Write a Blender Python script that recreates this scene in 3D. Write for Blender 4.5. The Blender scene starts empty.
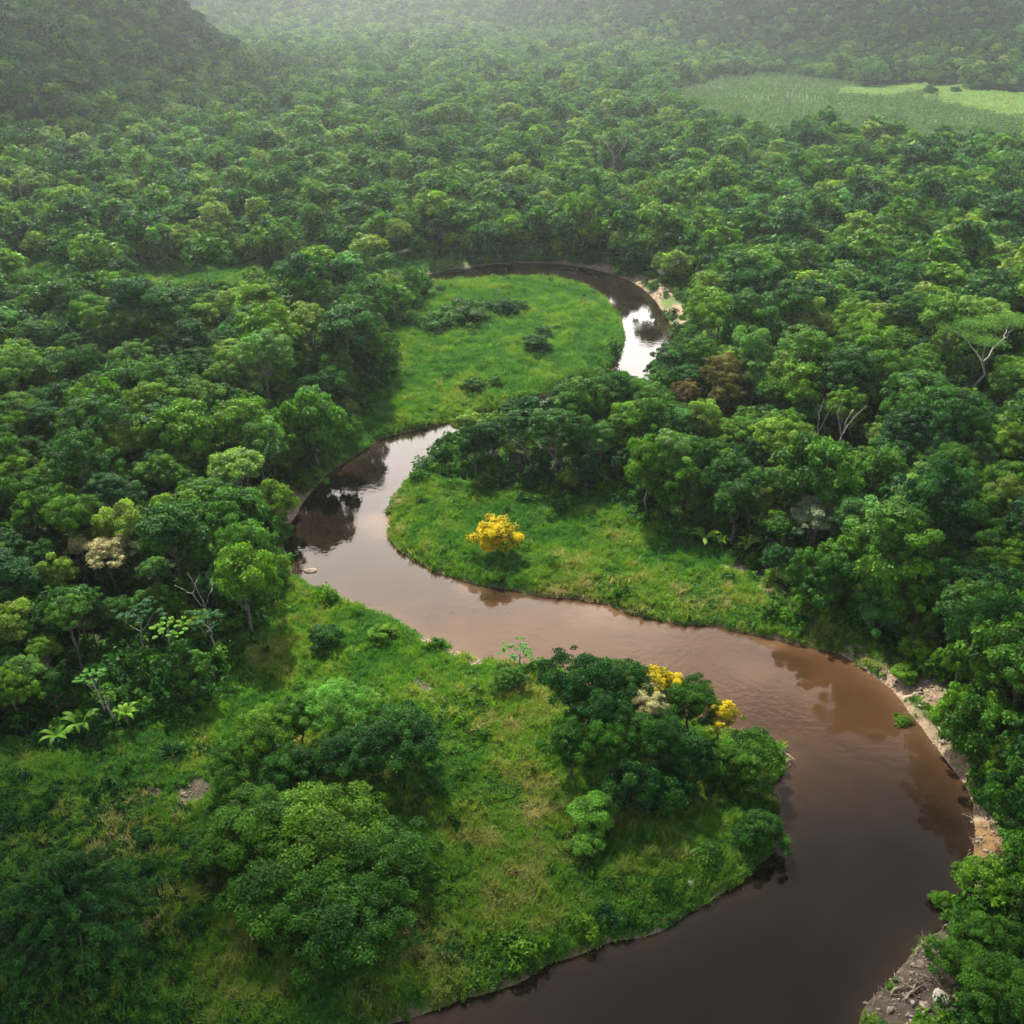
import bpy, math, random
import numpy as np
from mathutils import Vector
R = np.random.default_rng(7)
random.seed(7)
SC = bpy.context.scene
COL = SC.collection
PI = math.pi

# ------------------------------------------------------------------ camera geometry
H, PITCH, F = 80.0, math.radians(27.8), 1027.0
CP, SP = math.cos(PITCH), math.sin(PITCH)
def ray(px, py):
    u, v = px - 512.0, 512.0 - py
    return np.array([u, F*CP + v*SP, -F*SP + v*CP])
def unp(px, py, z=0.0):
    d = ray(px, py); t = (z - H)/d[2]
    return np.array([d[0]*t, d[1]*t, z])
def proj(x, y, z):
    z = np.asarray(z) - H
    dep = y*CP - z*SP; up = y*SP + z*CP
    return 512 + F*x/dep, 512 - F*up/dep, dep

# ------------------------------------------------------------------ noise
def vnoise(x, y, seed=0):
    xi, yi = np.floor(x).astype(np.int64), np.floor(y).astype(np.int64)
    fx, fy = x - xi, y - yi
    fx, fy = fx*fx*(3-2*fx), fy*fy*(3-2*fy)
    def h(a, b):
        n = (a*374761393 + b*668265263 + seed*1442695) & 0xFFFFFFFF
        n = ((n ^ (n >> 13))*1274126177) & 0xFFFFFFFF
        return ((n ^ (n >> 16)) & 0xFFFF)/65535.0
    return (h(xi, yi)*(1-fx)+h(xi+1, yi)*fx)*(1-fy) + (h(xi, yi+1)*(1-fx)+h(xi+1, yi+1)*fx)*fy
def fbm(x, y, o=4, seed=0):
    s, a, t = 0, 1.0, 0
    for i in range(o):
        s = s + a*vnoise(x*2**i, y*2**i, seed+i*17); t += a; a *= .5
    return s/t
def sstep(a, b, x):
    t = np.clip((x-a)/(b-a), 0, 1); return t*t*(3-2*t)

# ------------------------------------------------------------------ outlines traced on the ground
def W(pts, z=0.0): return [tuple(unp(a, b, z)[:2]) for a, b in pts]
BANK_MEADOW = [(438,287),(460,283),(490,281),(520,280),(550,281),(575,285),(595,293),(610,305),(621,321),(625,335),(622,350),(612,366),
               (598,377),(560,389),(520,404),(470,416),(440,424)]
BANK_LEFT = [(415,430),(395,436),(380,440),(360,452),(340,465),(322,480),(306,500),(293,520),(285,545),(287,560),(296,578),(307,587),(325,596),
             (340,604),(360,611),(380,616),(400,625),(417,637),(435,643),(450,649),(467,657),(492,665),(520,667),(552,677),(600,696),
             (650,711),(700,723),(745,733),(772,740),(789,753),(776,775),(770,792),(779,812),(775,838),(767,860),(752,872),(735,883),(712,902),(689,916),
             (666,925),(642,936),(622,940),(602,946),(575,958),(552,966),(530,976),(506,982),(480,991),(456,999),(425,1010),(390,1021),(350,1033)]
BANK_RIGHT = [(858,1024),(868,1010),(880,992),(900,975),(913,958),(928,938),(948,918),(960,907),(968,885),(972,868),(973,852),(975,832),(970,815),
              (971,800),(966,785),(957,770),(943,750),(928,735),(913,715),(898,697),(880,682),(863,667),(843,655),(820,649),(795,644),(775,639),
              (762,635),(730,629),(707,622),(700,625),(670,622),(637,615),(618,609),(600,602),(570,599),(542,596),(518,591),(480,585),(455,578),
              (430,570),(405,556),(394,545),(384,527),(386,510),(396,492),(412,478),(424,466),(440,450),(458,440),(500,428),(560,415),(610,404),
              (650,394),(672,375),(679,350),(671,328),(664,311),(655,300),(645,289),(630,281),(610,273),(590,268),(570,265),(545,263),(520,263),
              (490,265),(460,268),(438,273)]
river = W(BANK_MEADOW) + W(BANK_LEFT)
river += [(-25,44),(-40,30),(-50,10),(0,-20),(20,20)] + [(30,40)] + W(BANK_RIGHT)
river += W([(418,275),(396,277),(372,281),(396,284),(418,286)])
river = np.array(river)
def chaikin(p, n=2):
    for _ in range(n):
        q = np.roll(p, -1, 0)
        p = np.stack([.75*p+.25*q, .25*p+.75*q], 1).reshape(-1, 2)
    return p
river = chaikin(river, 1)
# irregular waterline
nx_ = fbm(river[:,0]*.22, river[:,1]*.22, 3, 5)-.5; ny_ = fbm(river[:,0]*.22, river[:,1]*.22, 3, 9)-.5
river = river + np.stack([nx_, ny_], 1)*1.6
def inside(P, poly):
    x, y = P[:,0], P[:,1]; r = np.zeros(len(P), bool)
    poly = np.asarray(poly); n = len(poly)
    for i in range(n):
        x1, y1 = poly[i]; x2, y2 = poly[(i+1) % n]
        if y1 == y2: continue
        c = ((y1 > y) != (y2 > y)) & (x < (x2-x1)*(y-y1)/(y2-y1)+x1)
        r ^= c
    return r
def sdist(P, poly):
    """signed distance, positive outside the polygon"""
    out = np.full(len(P), 60.0)
    m = (P[:,0] > poly[:,0].min()-60)&(P[:,0] < poly[:,0].max()+60)&(P[:,1] > poly[:,1].min()-60)&(P[:,1] < poly[:,1].max()+60)
    Q = P[m]
    if len(Q) == 0: return out
    d2 = np.full(len(Q), 3600.0)
    A = poly; B = np.roll(poly, -1, 0)
    for a, b in zip(A, B):
        ab = b-a; l = ab@ab
        if l < 1e-9: continue
        t = np.clip(((Q-a)@ab)/l, 0, 1)
        e = Q - a - t[:,None]*ab
        d2 = np.minimum(d2, (e*e).sum(1))
    s = np.sqrt(d2); s[inside(Q, poly)] *= -1
    out[m] = s
    return out

OPEN_NEAR = W([(552,677),(520,660),(450,640),(380,610),(325,590),(300,572),(288,585),(270,605),(255,640),(232,682),(208,716),(170,736),(120,745),(60,748),(0,752),(-160,760),(-520,900),(-900,1300),(300,1400),(420,1040),
               (456,1003),(552,970),(642,940),(735,890),(790,850),(800,750),(740,725),(650,705)])
OPEN_TONGUE = W([(418,470),(430,481),(460,491),(500,497),(540,501),(580,505),(600,508),(637,524),(695,549),(722,556),(737,577),(762,592),(790,609),(825,623),(852,640),
                 (870,650),(888,647),(918,668),(930,692),(958,713),(946,735),(953,750),(975,770),(976,788),(998,815),(1006,840),(990,868),(986,900),(957,928),(950,955),(968,988),(925,1018),(900,1060),
                 (850,1050),(900,960),(960,880),(940,780),(850,690),(770,650),(600,620),(400,570),(370,525),(390,480)])
OPEN_MEADOW = W([(438,280),(436,292),(425,302),(407,316),(397,333),(383,343),(388,365),(385,386),(371,406),(366,418),(345,432),(322,463),(330,478),(360,460),(420,440),(480,420),(560,400),(612,382),(640,345),(630,310),(590,280),(520,270)])
OPEN_STRIP = [W([(-30,266),(30,268),(66,274),(56,300),(-30,302)]), W([(128,276),(240,273),(300,276),(400,266),(460,262),(450,274),(400,282),(300,300),(180,304),(128,300)]),
              W([(640,284),(668,284),(690,300),(700,330),(690,348),(672,335),(660,310)])]
PLANTATION = W([(678,98),(712,84),(760,79),(845,86),(905,93),(928,98),(985,108),(1030,118),(1100,126),(1060,160),(1010,160),(950,164),(870,163),(800,160),(722,150),(680,126),(662,104)])
FIELDS = [W([(838,92),(870,89),(924,86),(932,88),(926,97),(880,101),(836,101)]), W([(924,90),(965,86),(970,93),(1080,101),(1080,134),(1000,122),(950,112),(922,104)])]
OPENS = [np.array(p) for p in [OPEN_NEAR, OPEN_TONGUE, OPEN_MEADOW]+OPEN_STRIP+[PLANTATION]+FIELDS]

# bare earth and sand: (pixel, radius m, kind strength)
SAND = [((283,515),5,1),((292,497),3.5,1),((275,560),3,.9),((560,264),6,.8),((600,268),6.5,1),((640,279),6,1),((664,294),6,1),((677,312),6,1),((684,326),5,1),
        ((540,264),5,.7),((430,642),2.2,.9),((455,653),2.6,1),((475,663),2.4,1),((470,680),2.0,.6),((382,520),2.6,.9),((388,545),1.6,.8),((786,752),1.6,1),((775,742),1.2,.9),
        ((885,668),2.6,.8),((902,680),3.0,.9),((918,688),3.6,1),((935,705),3.8,1),((948,722),3.2,1),((935,735),2.2,.9),((955,752),2.2,1),((968,775),2.0,1),((985,815),2.2,1),
        ((990,845),3.0,1),((985,835),2.6,1),((980,870),2.6,1),((975,895),2.4,.9),((950,940),2.6,.9),((935,960),3,1),((920,985),3.2,1),((900,1005),3.2,1),((940,985),2.6,.9),
        ((825,630),2.2,.5),((860,650),2.4,.7),((770,592),2.4,.8),((790,608),2.0,.7),((735,572),2.2,.8),((700,548),1.6,.5),
        ((195,797),2.6,.9),((150,797),1.6,.8),((440,384),5,.5),((420,396),4,.5),((425,690),2.4,.8),((455,290),7,.25),((530,310),6,.3),((462,700),1.6,.4),((600,282),3,.9),((620,300),1.5,.8)]
SANDW = [(unp(p[0], p[1], .8)[:2], r, s) for p, r, s in SAND]
ORANGE = [(unp(*p, .8)[:2], r) for p, r in [((990,850),3.2),((984,830),2),((935,712),1.5)]]
MUD = [(unp(*p, .5)[:2], r) for p, r in [((197,797),2.8),((150,797),1.8),((425,690),2.4),((900,1005),4),((925,985),4),((940,965),3.5),((955,940),3),((880,1015),3),((965,905),2.5)]]

# ------------------------------------------------------------------ terrain
def softp(t, k=15.0): return k*np.logaddexp(0, np.clip(t/k, -50, 50))
def hills(x, y):
    xb = -188 - np.maximum(0, y-820)*.5 - np.maximum(0, 480-y)*.75
    a = .86*softp(xb-x, 10)
    yb = np.where(x > 166, 1075-(x-166)*1.1, 1075+(166-x)*1.6)
    b = .60*softp((y-yb)*.70, 10)
    c = .36*softp(y-1480, 25)
    rough = (fbm(x/110, y/110, 4, 31)-.5)
    cap = lambda h, m: m*(1-np.exp(-h/m))
    h = np.maximum(np.maximum(cap(a, 300), cap(b, 260)), cap(c, 210))
    back = softp(-y-60, 20)*.03
    return h*(1+.55*rough) + back
def ground(x, y, sd=None):
    P = np.stack([x, y], 1)
    if sd is None: sd = sdist(P, river)
    n = fbm(x/14, y/14, 4, 3)-.5
    hum = (fbm(x/4.2, y/4.2, 3, 21)-.45)
    flat = 1.25 + n*1.6 + np.clip(sd-1.5, 0, 6)/6*hum*.9 + np.clip(sd-30, 0, 30)*.02
    steep = .9 + 1.6*vnoise(x/9, y/9, 77)
    land = np.maximum(flat, .35)*(1-np.exp(-np.maximum(sd, 0)/steep)) + .04*np.minimum(np.maximum(sd, 0), 1)
    bed = np.maximum(sd*.45, -1.6)
    return np.where(sd > 0, land, bed) + hills(x, y)*np.clip((np.hypot(x, y)-250)/150, 0, 1)

def attr(me, name, data, typ='FLOAT', dom='POINT'):
    a = me.attributes.new(name, typ, dom)
    a.data.foreach_set('vector' if typ == 'FLOAT_VECTOR' else 'value', np.ascontiguousarray(data, dtype=np.int32 if typ == 'INT' else np.float32).ravel())
def mesh(name, v, f, smooth=False, mat=None):
    """v: (n,3); f: list of (m,k) int arrays"""
    me = bpy.data.meshes.new(name)
    v = np.asarray(v, dtype=np.float32)
    fs = f if isinstance(f, list) else [f]
    fs = [np.asarray(a, dtype=np.int32) for a in fs if len(a)]
    me.vertices.add(len(v)); me.vertices.foreach_set('co', v.ravel())
    loops = np.concatenate([a.ravel() for a in fs])
    cnt = np.concatenate([np.full(len(a), a.shape[1]) for a in fs])
    me.loops.add(len(loops)); me.loops.foreach_set('vertex_index', loops)
    me.polygons.add(len(cnt))
    me.polygons.foreach_set('loop_start', np.concatenate([[0], np.cumsum(cnt)[:-1]]).astype(np.int32))
    if smooth: me.polygons.foreach_set('use_smooth', np.ones(len(cnt), bool))
    me.update(calc_edges=True); me.validate()
    if mat: me.materials.append(mat)
    return me
def link(name, me, parent=None, loc=None):
    o = bpy.data.objects.new(name, me); COL.objects.link(o)
    if parent: o.parent = parent
    if loc is not None: o.location = loc
    return o

# ------------------------------------------------------------------ materials
def nodes(name):
    m = bpy.data.materials.new(name); m.use_nodes = True
    nt = m.node_tree; nt.nodes.clear()
    return m, nt
class N:
    def __init__(s, nt): s.nt = nt
    def __call__(s, t, **kw):
        n = s.nt.nodes.new(t)
        for k, v in kw.items():
            if k.startswith('i_'):
                key = k[2:]; key = int(key) if key.isdigit() else key.replace('_', ' ')
                if hasattr(v, 'is_linked') or isinstance(v, bpy.types.NodeSocket): s.nt.links.new(v, n.inputs[key])
                else: n.inputs[key].default_value = v
            else: setattr(n, k, v)
        return n
    def ramp(s, fac, stops, interp='LINEAR'):
        n = s.nt.nodes.new('ShaderNodeValToRGB'); cr = n.color_ramp; cr.interpolation = interp
        while len(cr.elements) < len(stops): cr.elements.new(.5)
        for e, (p, c) in zip(cr.elements, stops): e.position = p; e.color = (*c, 1) if len(c) == 3 else c
        s.nt.links.new(fac, n.inputs[0]); return n.outputs[0]
    def math(s, op, a, b=None, clamp=False):
        n = s.nt.nodes.new('ShaderNodeMath'); n.operation = op; n.use_clamp = clamp
        for i, v in enumerate((a, b)):
            if v is None: continue
            if isinstance(v, bpy.types.NodeSocket): s.nt.links.new(v, n.inputs[i])
            else: n.inputs[i].default_value = v
        return n.outputs[0]
    def mix(s, fac, a, b, mode='MIX'):
        n = s.nt.nodes.new('ShaderNodeMix'); n.data_type = 'RGBA'; n.blend_type = mode
        for i, v in ((0, fac), (6, a), (7, b)):
            if isinstance(v, bpy.types.NodeSocket): s.nt.links.new(v, n.inputs[i])
            else: n.inputs[i].default_value = v if i == 0 else (*v, 1)
        return n.outputs[2]

LEAF_STOPS = [(0.0, (.011,.062,.014)), (.2, (.020,.086,.008)), (.4, (.044,.130,.008)), (.58, (.078,.178,.009)), (.74, (.115,.215,.012)), (.87, (.165,.235,.038)), (1.0, (.055,.185,.038))]
def leaf_material(name, stops=LEAF_STOPS, trans=.30, rough=.6, spec=.12, var=(.42, 1.75), young=(.16,.23,.015), transcol=(1.2,1.5,.4)):
    m, nt = nodes(name); n = N(nt)
    t = n('ShaderNodeAttribute', attribute_type='INSTANCER', attribute_name='tint').outputs['Fac']
    lv = n('ShaderNodeAttribute', attribute_type='GEOMETRY', attribute_name='leaf_var').outputs['Fac']
    c = n.ramp(t, stops)
    sc = n.ramp(lv, [(0, (var[0],)*3), (1, (var[1],)*3)])
    c = n.mix(1.0, c, sc, 'MULTIPLY')
    if young: c = n.mix(n.math('MULTIPLY', n.math('SUBTRACT', lv, .72, True), 1.6, True), c, young)
    if name == 'yellow_blossom': c = n.mix(n.math('MULTIPLY', n.math('SUBTRACT', .34, lv), 9.0, True), c, (.07, .12, .012))
    b = n('ShaderNodeBsdfPrincipled', i_Base_Color=c, i_Roughness=rough)
    b.inputs['Specular IOR Level'].default_value = spec
    tc = n.mix(1.0, c, transcol, 'MULTIPLY')
    tr = n('ShaderNodeBsdfTranslucent', i_Color=tc)
    mx = n('ShaderNodeMixShader', i_0=trans, i_1=b.outputs[0], i_2=tr.outputs[0])
    n('ShaderNodeOutputMaterial', i_Surface=mx.outputs[0])
    return m
M = {}
M['leaf'] = leaf_material('broad_leaves')
M['yellow'] = leaf_material('yellow_blossom', [(0, (.62,.47,.005)), (1, (.72,.56,.012))], .4, .6, .1, (.5, 1.25), None, (1.1,1.05,.5))
M['cream'] = leaf_material('cream_blossom', [(0, (.40,.39,.15)), (.5, (.45,.41,.19)), (1, (.36,.36,.13))], .35, .6, .1, (.32, 1.5), None, (1,1,.8))
M['brown_leaf'] = leaf_material('russet_leaves', [(0, (.13,.075,.022)), (.5, (.125,.10,.02)), (1, (.11,.12,.02))], .3, .6, .1, (.6, 1.3), None, (1.1,1,.6))
M['pale_leaf'] = leaf_material('pale_leaves', [(0, (.17,.22,.12)), (1, (.12,.19,.08))], .3, .5, .3, (.6, 1.4), None, (1,1,.7))
M['fresh_leaf'] = leaf_material('fresh_leaves', [(0, (.07,.21,.02)), (.5, (.15,.29,.024)), (1, (.11,.28,.05))], .42, .6, .12, (.55, 1.5), None)
M['grass'] = leaf_material('grass_blades', [(0, (.048,.175,.022)), (.3, (.100,.255,.020)), (.55, (.170,.290,.028)), (.75, (.25,.275,.07)), (1, (.40,.35,.17))], .35, .55, .25, (.65, 1.3), None, (1.3,1.25,.6))
M['weed'] = leaf_material('weed_leaves', [(0, (.012,.050,.014)), (.25, (.030,.12,.022)), (.5, (.062,.175,.02)), (1, (.14,.22,.022))], .35, .6, .12, (.6, 1.3), None)
M['plantation'] = leaf_material('plantation_leaves', [(0, (.055,.12,.028)), (.5, (.085,.16,.04)), (1, (.13,.20,.06))], .3, .6, .2, (.6, 1.3), None)
def bark(name, a, b):
    m, nt = nodes(name); n = N(nt)
    co = n('ShaderNodeTexCoord').outputs['Object']
    nz = n('ShaderNodeTexNoise', i_Vector=co, i_Scale=3.0, i_Detail=5.0).outputs[0]
    c = n.ramp(nz, [(.35, a), (.65, b)])
    bs = n('ShaderNodeBsdfPrincipled', i_Base_Color=c, i_Roughness=.85)
    n('ShaderNodeOutputMaterial', i_Surface=bs.outputs[0]); return m
M['bark'] = bark('brown_bark', (.06,.045,.032), (.16,.13,.10))
M['white_bark'] = bark('pale_bark', (.17,.15,.12), (.40,.37,.32))
M['drift'] = bark('drift_wood', (.09,.065,.042), (.30,.23,.165))
M['rock'] = bark('river_rock', (.09,.065,.045), (.28,.21,.15))
M['pale_rock'] = bark('pale_rock', (.17,.14,.11), (.40,.36,.30))

def ground_material():
    m, nt = nodes('ground_soil'); n = N(nt)
    co = n('ShaderNodeNewGeometry').outputs['Position']
    sand = n('ShaderNodeAttribute', attribute_name='sand').outputs['Fac']
    wood = n('ShaderNodeAttribute', attribute_name='wood').outputs['Fac']
    orange = n('ShaderNodeAttribute', attribute_name='orange').outputs['Fac']
    mud = n('ShaderNodeAttribute', attribute_name='mud').outputs['Fac']
    n1 = n('ShaderNodeTexNoise', i_Vector=co, i_Scale=.12, i_Detail=6.0, i_Roughness=.6).outputs[0]
    n2 = n('ShaderNodeTexNoise', i_Vector=co, i_Scale=1.7, i_Detail=6.0, i_Roughness=.7).outputs[0]
    n3 = n('ShaderNodeTexNoise', i_Vector=co, i_Scale=.8, i_Detail=8.0, i_Roughness=.75).outputs[0]
    g = n.ramp(n1, [(.3, (.030,.085,.016)), (.5, (.06,.12,.022)), (.68, (.12,.15,.05))])
    g = n.mix(.6, g, n.ramp(n2, [(.3, (.03,.05,.015)), (.7, (.11,.17,.04))]))
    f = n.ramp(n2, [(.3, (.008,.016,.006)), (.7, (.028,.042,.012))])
    s = n.ramp(n3, [(.30, (.075,.05,.032)), (.46, (.17,.12,.078)), (.60, (.31,.225,.155)), (.74, (.45,.37,.28))])
    s = n.mix(orange, s, n.ramp(n3, [(.3, (.09,.05,.022)), (.7, (.24,.14,.06))]))
    s = n.mix(mud, s, n.ramp(n3, [(.3, (.030,.022,.016)), (.55, (.075,.058,.043)), (.75, (.15,.125,.10))]))
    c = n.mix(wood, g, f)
    c = n.mix(sand, c, s)
    b = n('ShaderNodeBsdfPrincipled', i_Base_Color=c, i_Roughness=.9)
    b.inputs['Specular IOR Level'].default_value = .15
    bp = n('ShaderNodeBump', i_Strength=.6, i_Distance=.4, i_Height=n2)
    nt.links.new(bp.outputs[0], b.inputs['Normal'])
    n('ShaderNodeOutputMaterial', i_Surface=b.outputs[0]); return m
M['ground'] = ground_material()
def water_material():
    m, nt = nodes('silty_water'); n = N(nt)
    co = n('ShaderNodeNewGeometry').outputs['Position']
    silt_shade = n('ShaderNodeAttribute', attribute_name='silt_shade').outputs['Fac']
    shal = n('ShaderNodeAttribute', attribute_name='shallow').outputs['Fac']
    c = n.ramp(silt_shade, [(0, (.006,.0045,.0035)), (.5, (.056,.027,.011)), (1, (.155,.075,.032))])
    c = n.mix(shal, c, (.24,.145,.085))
    nz = n('ShaderNodeTexNoise', i_Vector=co, i_Scale=.06, i_Detail=7.0, i_Distortion=2.5).outputs[0]
    c = n.mix(1.0, c, n.ramp(nz, [(.3, (.72,.74,.76)), (.7, (1.22,1.2,1.18))]), 'MULTIPLY')
    b = n('ShaderNodeBsdfPrincipled', i_Base_Color=c, i_Roughness=.04, i_IOR=1.38)
    b.inputs['Specular Tint'].default_value = (1, .70, .50, 1)
    w1 = n('ShaderNodeTexNoise', i_Vector=co, i_Scale=1.1, i_Detail=3.0).outputs[0]
    w2 = n('ShaderNodeTexNoise', i_Vector=co, i_Scale=.11, i_Detail=3.0).outputs[0]
    amp = n.ramp(w2, [(.38, (.15,.15,.15)), (.62, (1,1,1))])
    bp = n('ShaderNodeBump', i_Distance=.04, i_Height=w1)
    nt.links.new(n.math('MULTIPLY', amp, .55), bp.inputs['Strength'])
    nt.links.new(bp.outputs[0], b.inputs['Normal'])
    n('ShaderNodeOutputMaterial', i_Surface=b.outputs[0]); return m
M['water'] = water_material()

# ------------------------------------------------------------------ ground sheet (polar, fine towards the view)
def open_mask(P):
    r = np.zeros(len(P), bool)
    a_ = np.clip(np.hypot(P[:,0], P[:,1])*.022, .8, 16); k_ = 1/(a_*1.1+2)
    P = P + np.stack([fbm(P[:,0]*k_, P[:,1]*k_, 3, 301)-.5, fbm(P[:,0]*k_, P[:,1]*k_, 3, 302)-.5], 1)*2.2*a_[:,None]
    for p in OPENS: r |= inside(P, p)
    return r
def sand_mask(x, y, sd):
    s = np.zeros(len(x))
    for c, r, k in SANDW:
        d = np.hypot(x-c[0], y-c[1]) + (fbm(x/2.1, y/2.1, 3, 51)-.5)*r*1.1
        s = np.maximum(s, k*(1-sstep(r*.55, r*1.05, d)))
    lip = (1-sstep(.25, .9, sd + (vnoise(x/1.7, y/1.7, 61)-.5)*.9))
    return np.maximum(s, lip*.85)
def blobs(x, y, lst):
    s = np.zeros(len(x))
    for c, r in lst: s = np.maximum(s, 1-sstep(r*.5, r, np.hypot(x-c[0], y-c[1])+(fbm(x/1.5, y/1.5, 2, 53)-.5)*r*.7))
    return s
az = np.concatenate([np.linspace(-180, -62, 30, endpoint=False), np.linspace(-62, -38, 50, endpoint=False), np.arange(-38, 38, .24), np.linspace(38, 62, 50, endpoint=False), np.linspace(62, 180, 30, endpoint=False)])
az = np.radians(az)
rr = [4, 10, 18, 26, 34, 40]
while rr[-1] < 4300: rr.append(rr[-1]*1.0050 if rr[-1] < 480 else rr[-1]*1.014)
rr = np.array(rr)
A_, R_ = np.meshgrid(az, rr)
gx, gy = (R_*np.sin(A_)).ravel(), (R_*np.cos(A_)).ravel()
gsd = sdist(np.stack([gx, gy], 1), river)
gz = ground(gx, gy, gsd)
na, nr = len(az), len(rr)
i, j = np.meshgrid(np.arange(na), np.arange(nr-1))
i2 = (i+1) % na
quads = np.stack([j*na+i, (j+1)*na+i, (j+1)*na+i2, j*na+i2], -1).reshape(-1, 4)[:, ::-1]
gv = np.stack([gx, gy, gz], 1)
# close the centre
gv = np.vstack([gv, [[0, 0, float(ground(np.array([0.]), np.array([0.]))[0])]]])
tri = np.stack([np.arange(na), (np.arange(na)+1) % na, np.full(na, len(gv)-1)], 1)[:, ::-1]
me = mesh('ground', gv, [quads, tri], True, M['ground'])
op = open_mask(gv[:, :2])
sd_all = np.append(gsd, 5)
snd = sand_mask(gv[:,0], gv[:,1], sd_all)
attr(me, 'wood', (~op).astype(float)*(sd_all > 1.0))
attr(me, 'sand', snd); attr(me, 'orange', blobs(gv[:,0], gv[:,1], ORANGE)); attr(me, 'mud', blobs(gv[:,0], gv[:,1], MUD))
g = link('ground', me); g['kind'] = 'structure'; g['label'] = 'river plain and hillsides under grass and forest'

# ------------------------------------------------------------------ river sheet
keep = (gsd.reshape(nr, na) < 2.2)
fk = keep[j, i] | keep[j, i2] | keep[j+1, i] | keep[j+1, i2]
rmid = rr[j] < 420
wq = np.stack([j*na+i, (j+1)*na+i, (j+1)*na+i2, j*na+i2], -1)[fk & rmid][:, ::-1]
use = np.unique(wq); remap = np.full(len(gx), -1); remap[use] = np.arange(len(use))
wv = np.stack([gx[use], gy[use], np.zeros(len(use))], 1)
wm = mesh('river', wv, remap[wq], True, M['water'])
wx, wy = wv[:,0], wv[:,1]
silt_shade = .36*sstep(74, 106, wy)*(1-.7*sstep(114, 132, wy)) + .12*(fbm(wx/30, wy/30, 3, 8)-.5)*sstep(66, 116, wy)  # brown sediment tone, with vignette darkness painted into the near reach
silt_shade *= 1-.75*sstep(118, 150, wy)
sh = np.exp(np.minimum(gsd[use], 0)/1.5)*np.clip(.15+.9*silt_shade, 0, 1)
for p, r in [((388,525),7),((600,612),7),((775,640),4),((470,588),4),((440,650),3)]:
    c = unp(*p); sh = np.maximum(sh, .55*(1-sstep(r*.2, r, np.hypot(wx-c[0], wy-c[1])+2*(vnoise(wx/3, wy/3, 4)-.5)))*.9)
attr(wm, 'silt_shade', np.clip(silt_shade, 0, 1)); attr(wm, 'shallow', np.clip(sh*.42, 0, 1))
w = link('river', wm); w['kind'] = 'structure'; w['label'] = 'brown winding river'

# ------------------------------------------------------------------ builders of leaves, crowns, trunks
def rot_frames(nrm, r):
    nrm = nrm/np.linalg.norm(nrm, axis=1, keepdims=True)
    t = r.normal(size=nrm.shape); t -= (t*nrm).sum(1, keepdims=True)*nrm
    t /= np.linalg.norm(t, axis=1, keepdims=True)
    return nrm, t, np.cross(nrm, t)
def leaf_quads(c, nrm, L, wd, r, droop=None):
    """rhombic leaves at centres c facing nrm"""
    nrm, t, b = rot_frames(nrm, r)
    if droop is not None:
        t = t*(1-droop) + np.array([0, 0, -1])*droop; t /= np.linalg.norm(t, axis=1, keepdims=True); b = np.cross(nrm, t); b /= np.linalg.norm(b, axis=1, keepdims=True)
    L = L[:, None]; wd = wd[:, None]
    v = np.stack([c - t*L*.5, c + b*wd*.5 + t*L*.05 + nrm*L*.06, c + t*L*.5, c - b*wd*.5 + t*L*.05 + nrm*L*.06], 1).reshape(-1, 3)
    f = np.arange(len(c)*4).reshape(-1, 4)
    return v, f
def leaf_mesh(name, c, nrm, L, wd, var, mat, r, droop=None):
    v, f = leaf_quads(c, nrm, L, wd, r, droop)
    me = mesh(name, v, f, False, mat)
    attr(me, 'leaf_var', np.repeat(np.clip(var, 0, 1), 4))
    return me
def sphere_pts(n, r):
    v = r.normal(size=(n, 3)); return v/np.linalg.norm(v, axis=1, keepdims=True)
def crown(name, seed, rad, hgt, npuff, pr, n, L, mat, flat=.5, jit=.55, droop=None, low=-.25, lobes=0):
    """domed crown of puffs: rad horizontal radius, hgt vertical half-height, centre at the origin"""
    r = np.random.default_rng(seed)
    d = sphere_pts(npuff*12, r); d = d[d[:,2] > low]
    pick = [d[0]]
    for q in d[1:]:
        if len(pick) >= npuff: break
        if min(np.linalg.norm(q-p) for p in pick) > 1.75/math.sqrt(npuff): pick.append(q)
    d = np.array(pick)
    az0 = r.uniform(0, 6.28); lob = 1+.32*np.sin(3*np.arctan2(d[:,1], d[:,0])+az0)*(1-np.abs(d[:,2])) + .17*r.normal(size=len(d))
    pc = d*np.array([rad, rad, hgt])*lob[:,None]*.84
    pc[:,2] = np.where(pc[:,2] > 0, pc[:,2]*(1-.2*flat), pc[:,2])
    ps = pr*r.uniform(.55, 1.35, len(pc))*rad
    inner = r.integers(0, len(pc), max(3, len(pc)//4))
    pc = np.vstack([pc, pc[inner]*.5]); ps = np.append(ps, ps[inner]*1.1)
    wts = ps**2/np.sum(ps**2)
    idx = r.choice(len(pc), n, p=wts)
    s = sphere_pts(n, r); s[:,2] = np.abs(s[:,2])*np.where(r.random(n) < .8, 1, -1)
    out = pc[idx]/np.array([rad, rad, hgt]); s = s + .45*out; s /= np.linalg.norm(s, axis=1, keepdims=True)
    c = pc[idx] + s*(ps[idx]*np.clip(r.normal(.93, .17, n), .45, 1.5))[:,None]*np.array([1.08, 1.08, .70])
    nrm = s + np.array([0, 0, .25]) + r.normal(size=(n, 3))*jit*.9
    pv = r.uniform(.05, .75, len(pc))
    var = pv[idx] + r.normal(size=n)*.17
    LL = L*r.uniform(.6, 1.35, n)
    return leaf_mesh(name, c, nrm, LL, LL*r.uniform(.5, .75, n), var, mat, r, droop), pc
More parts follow.
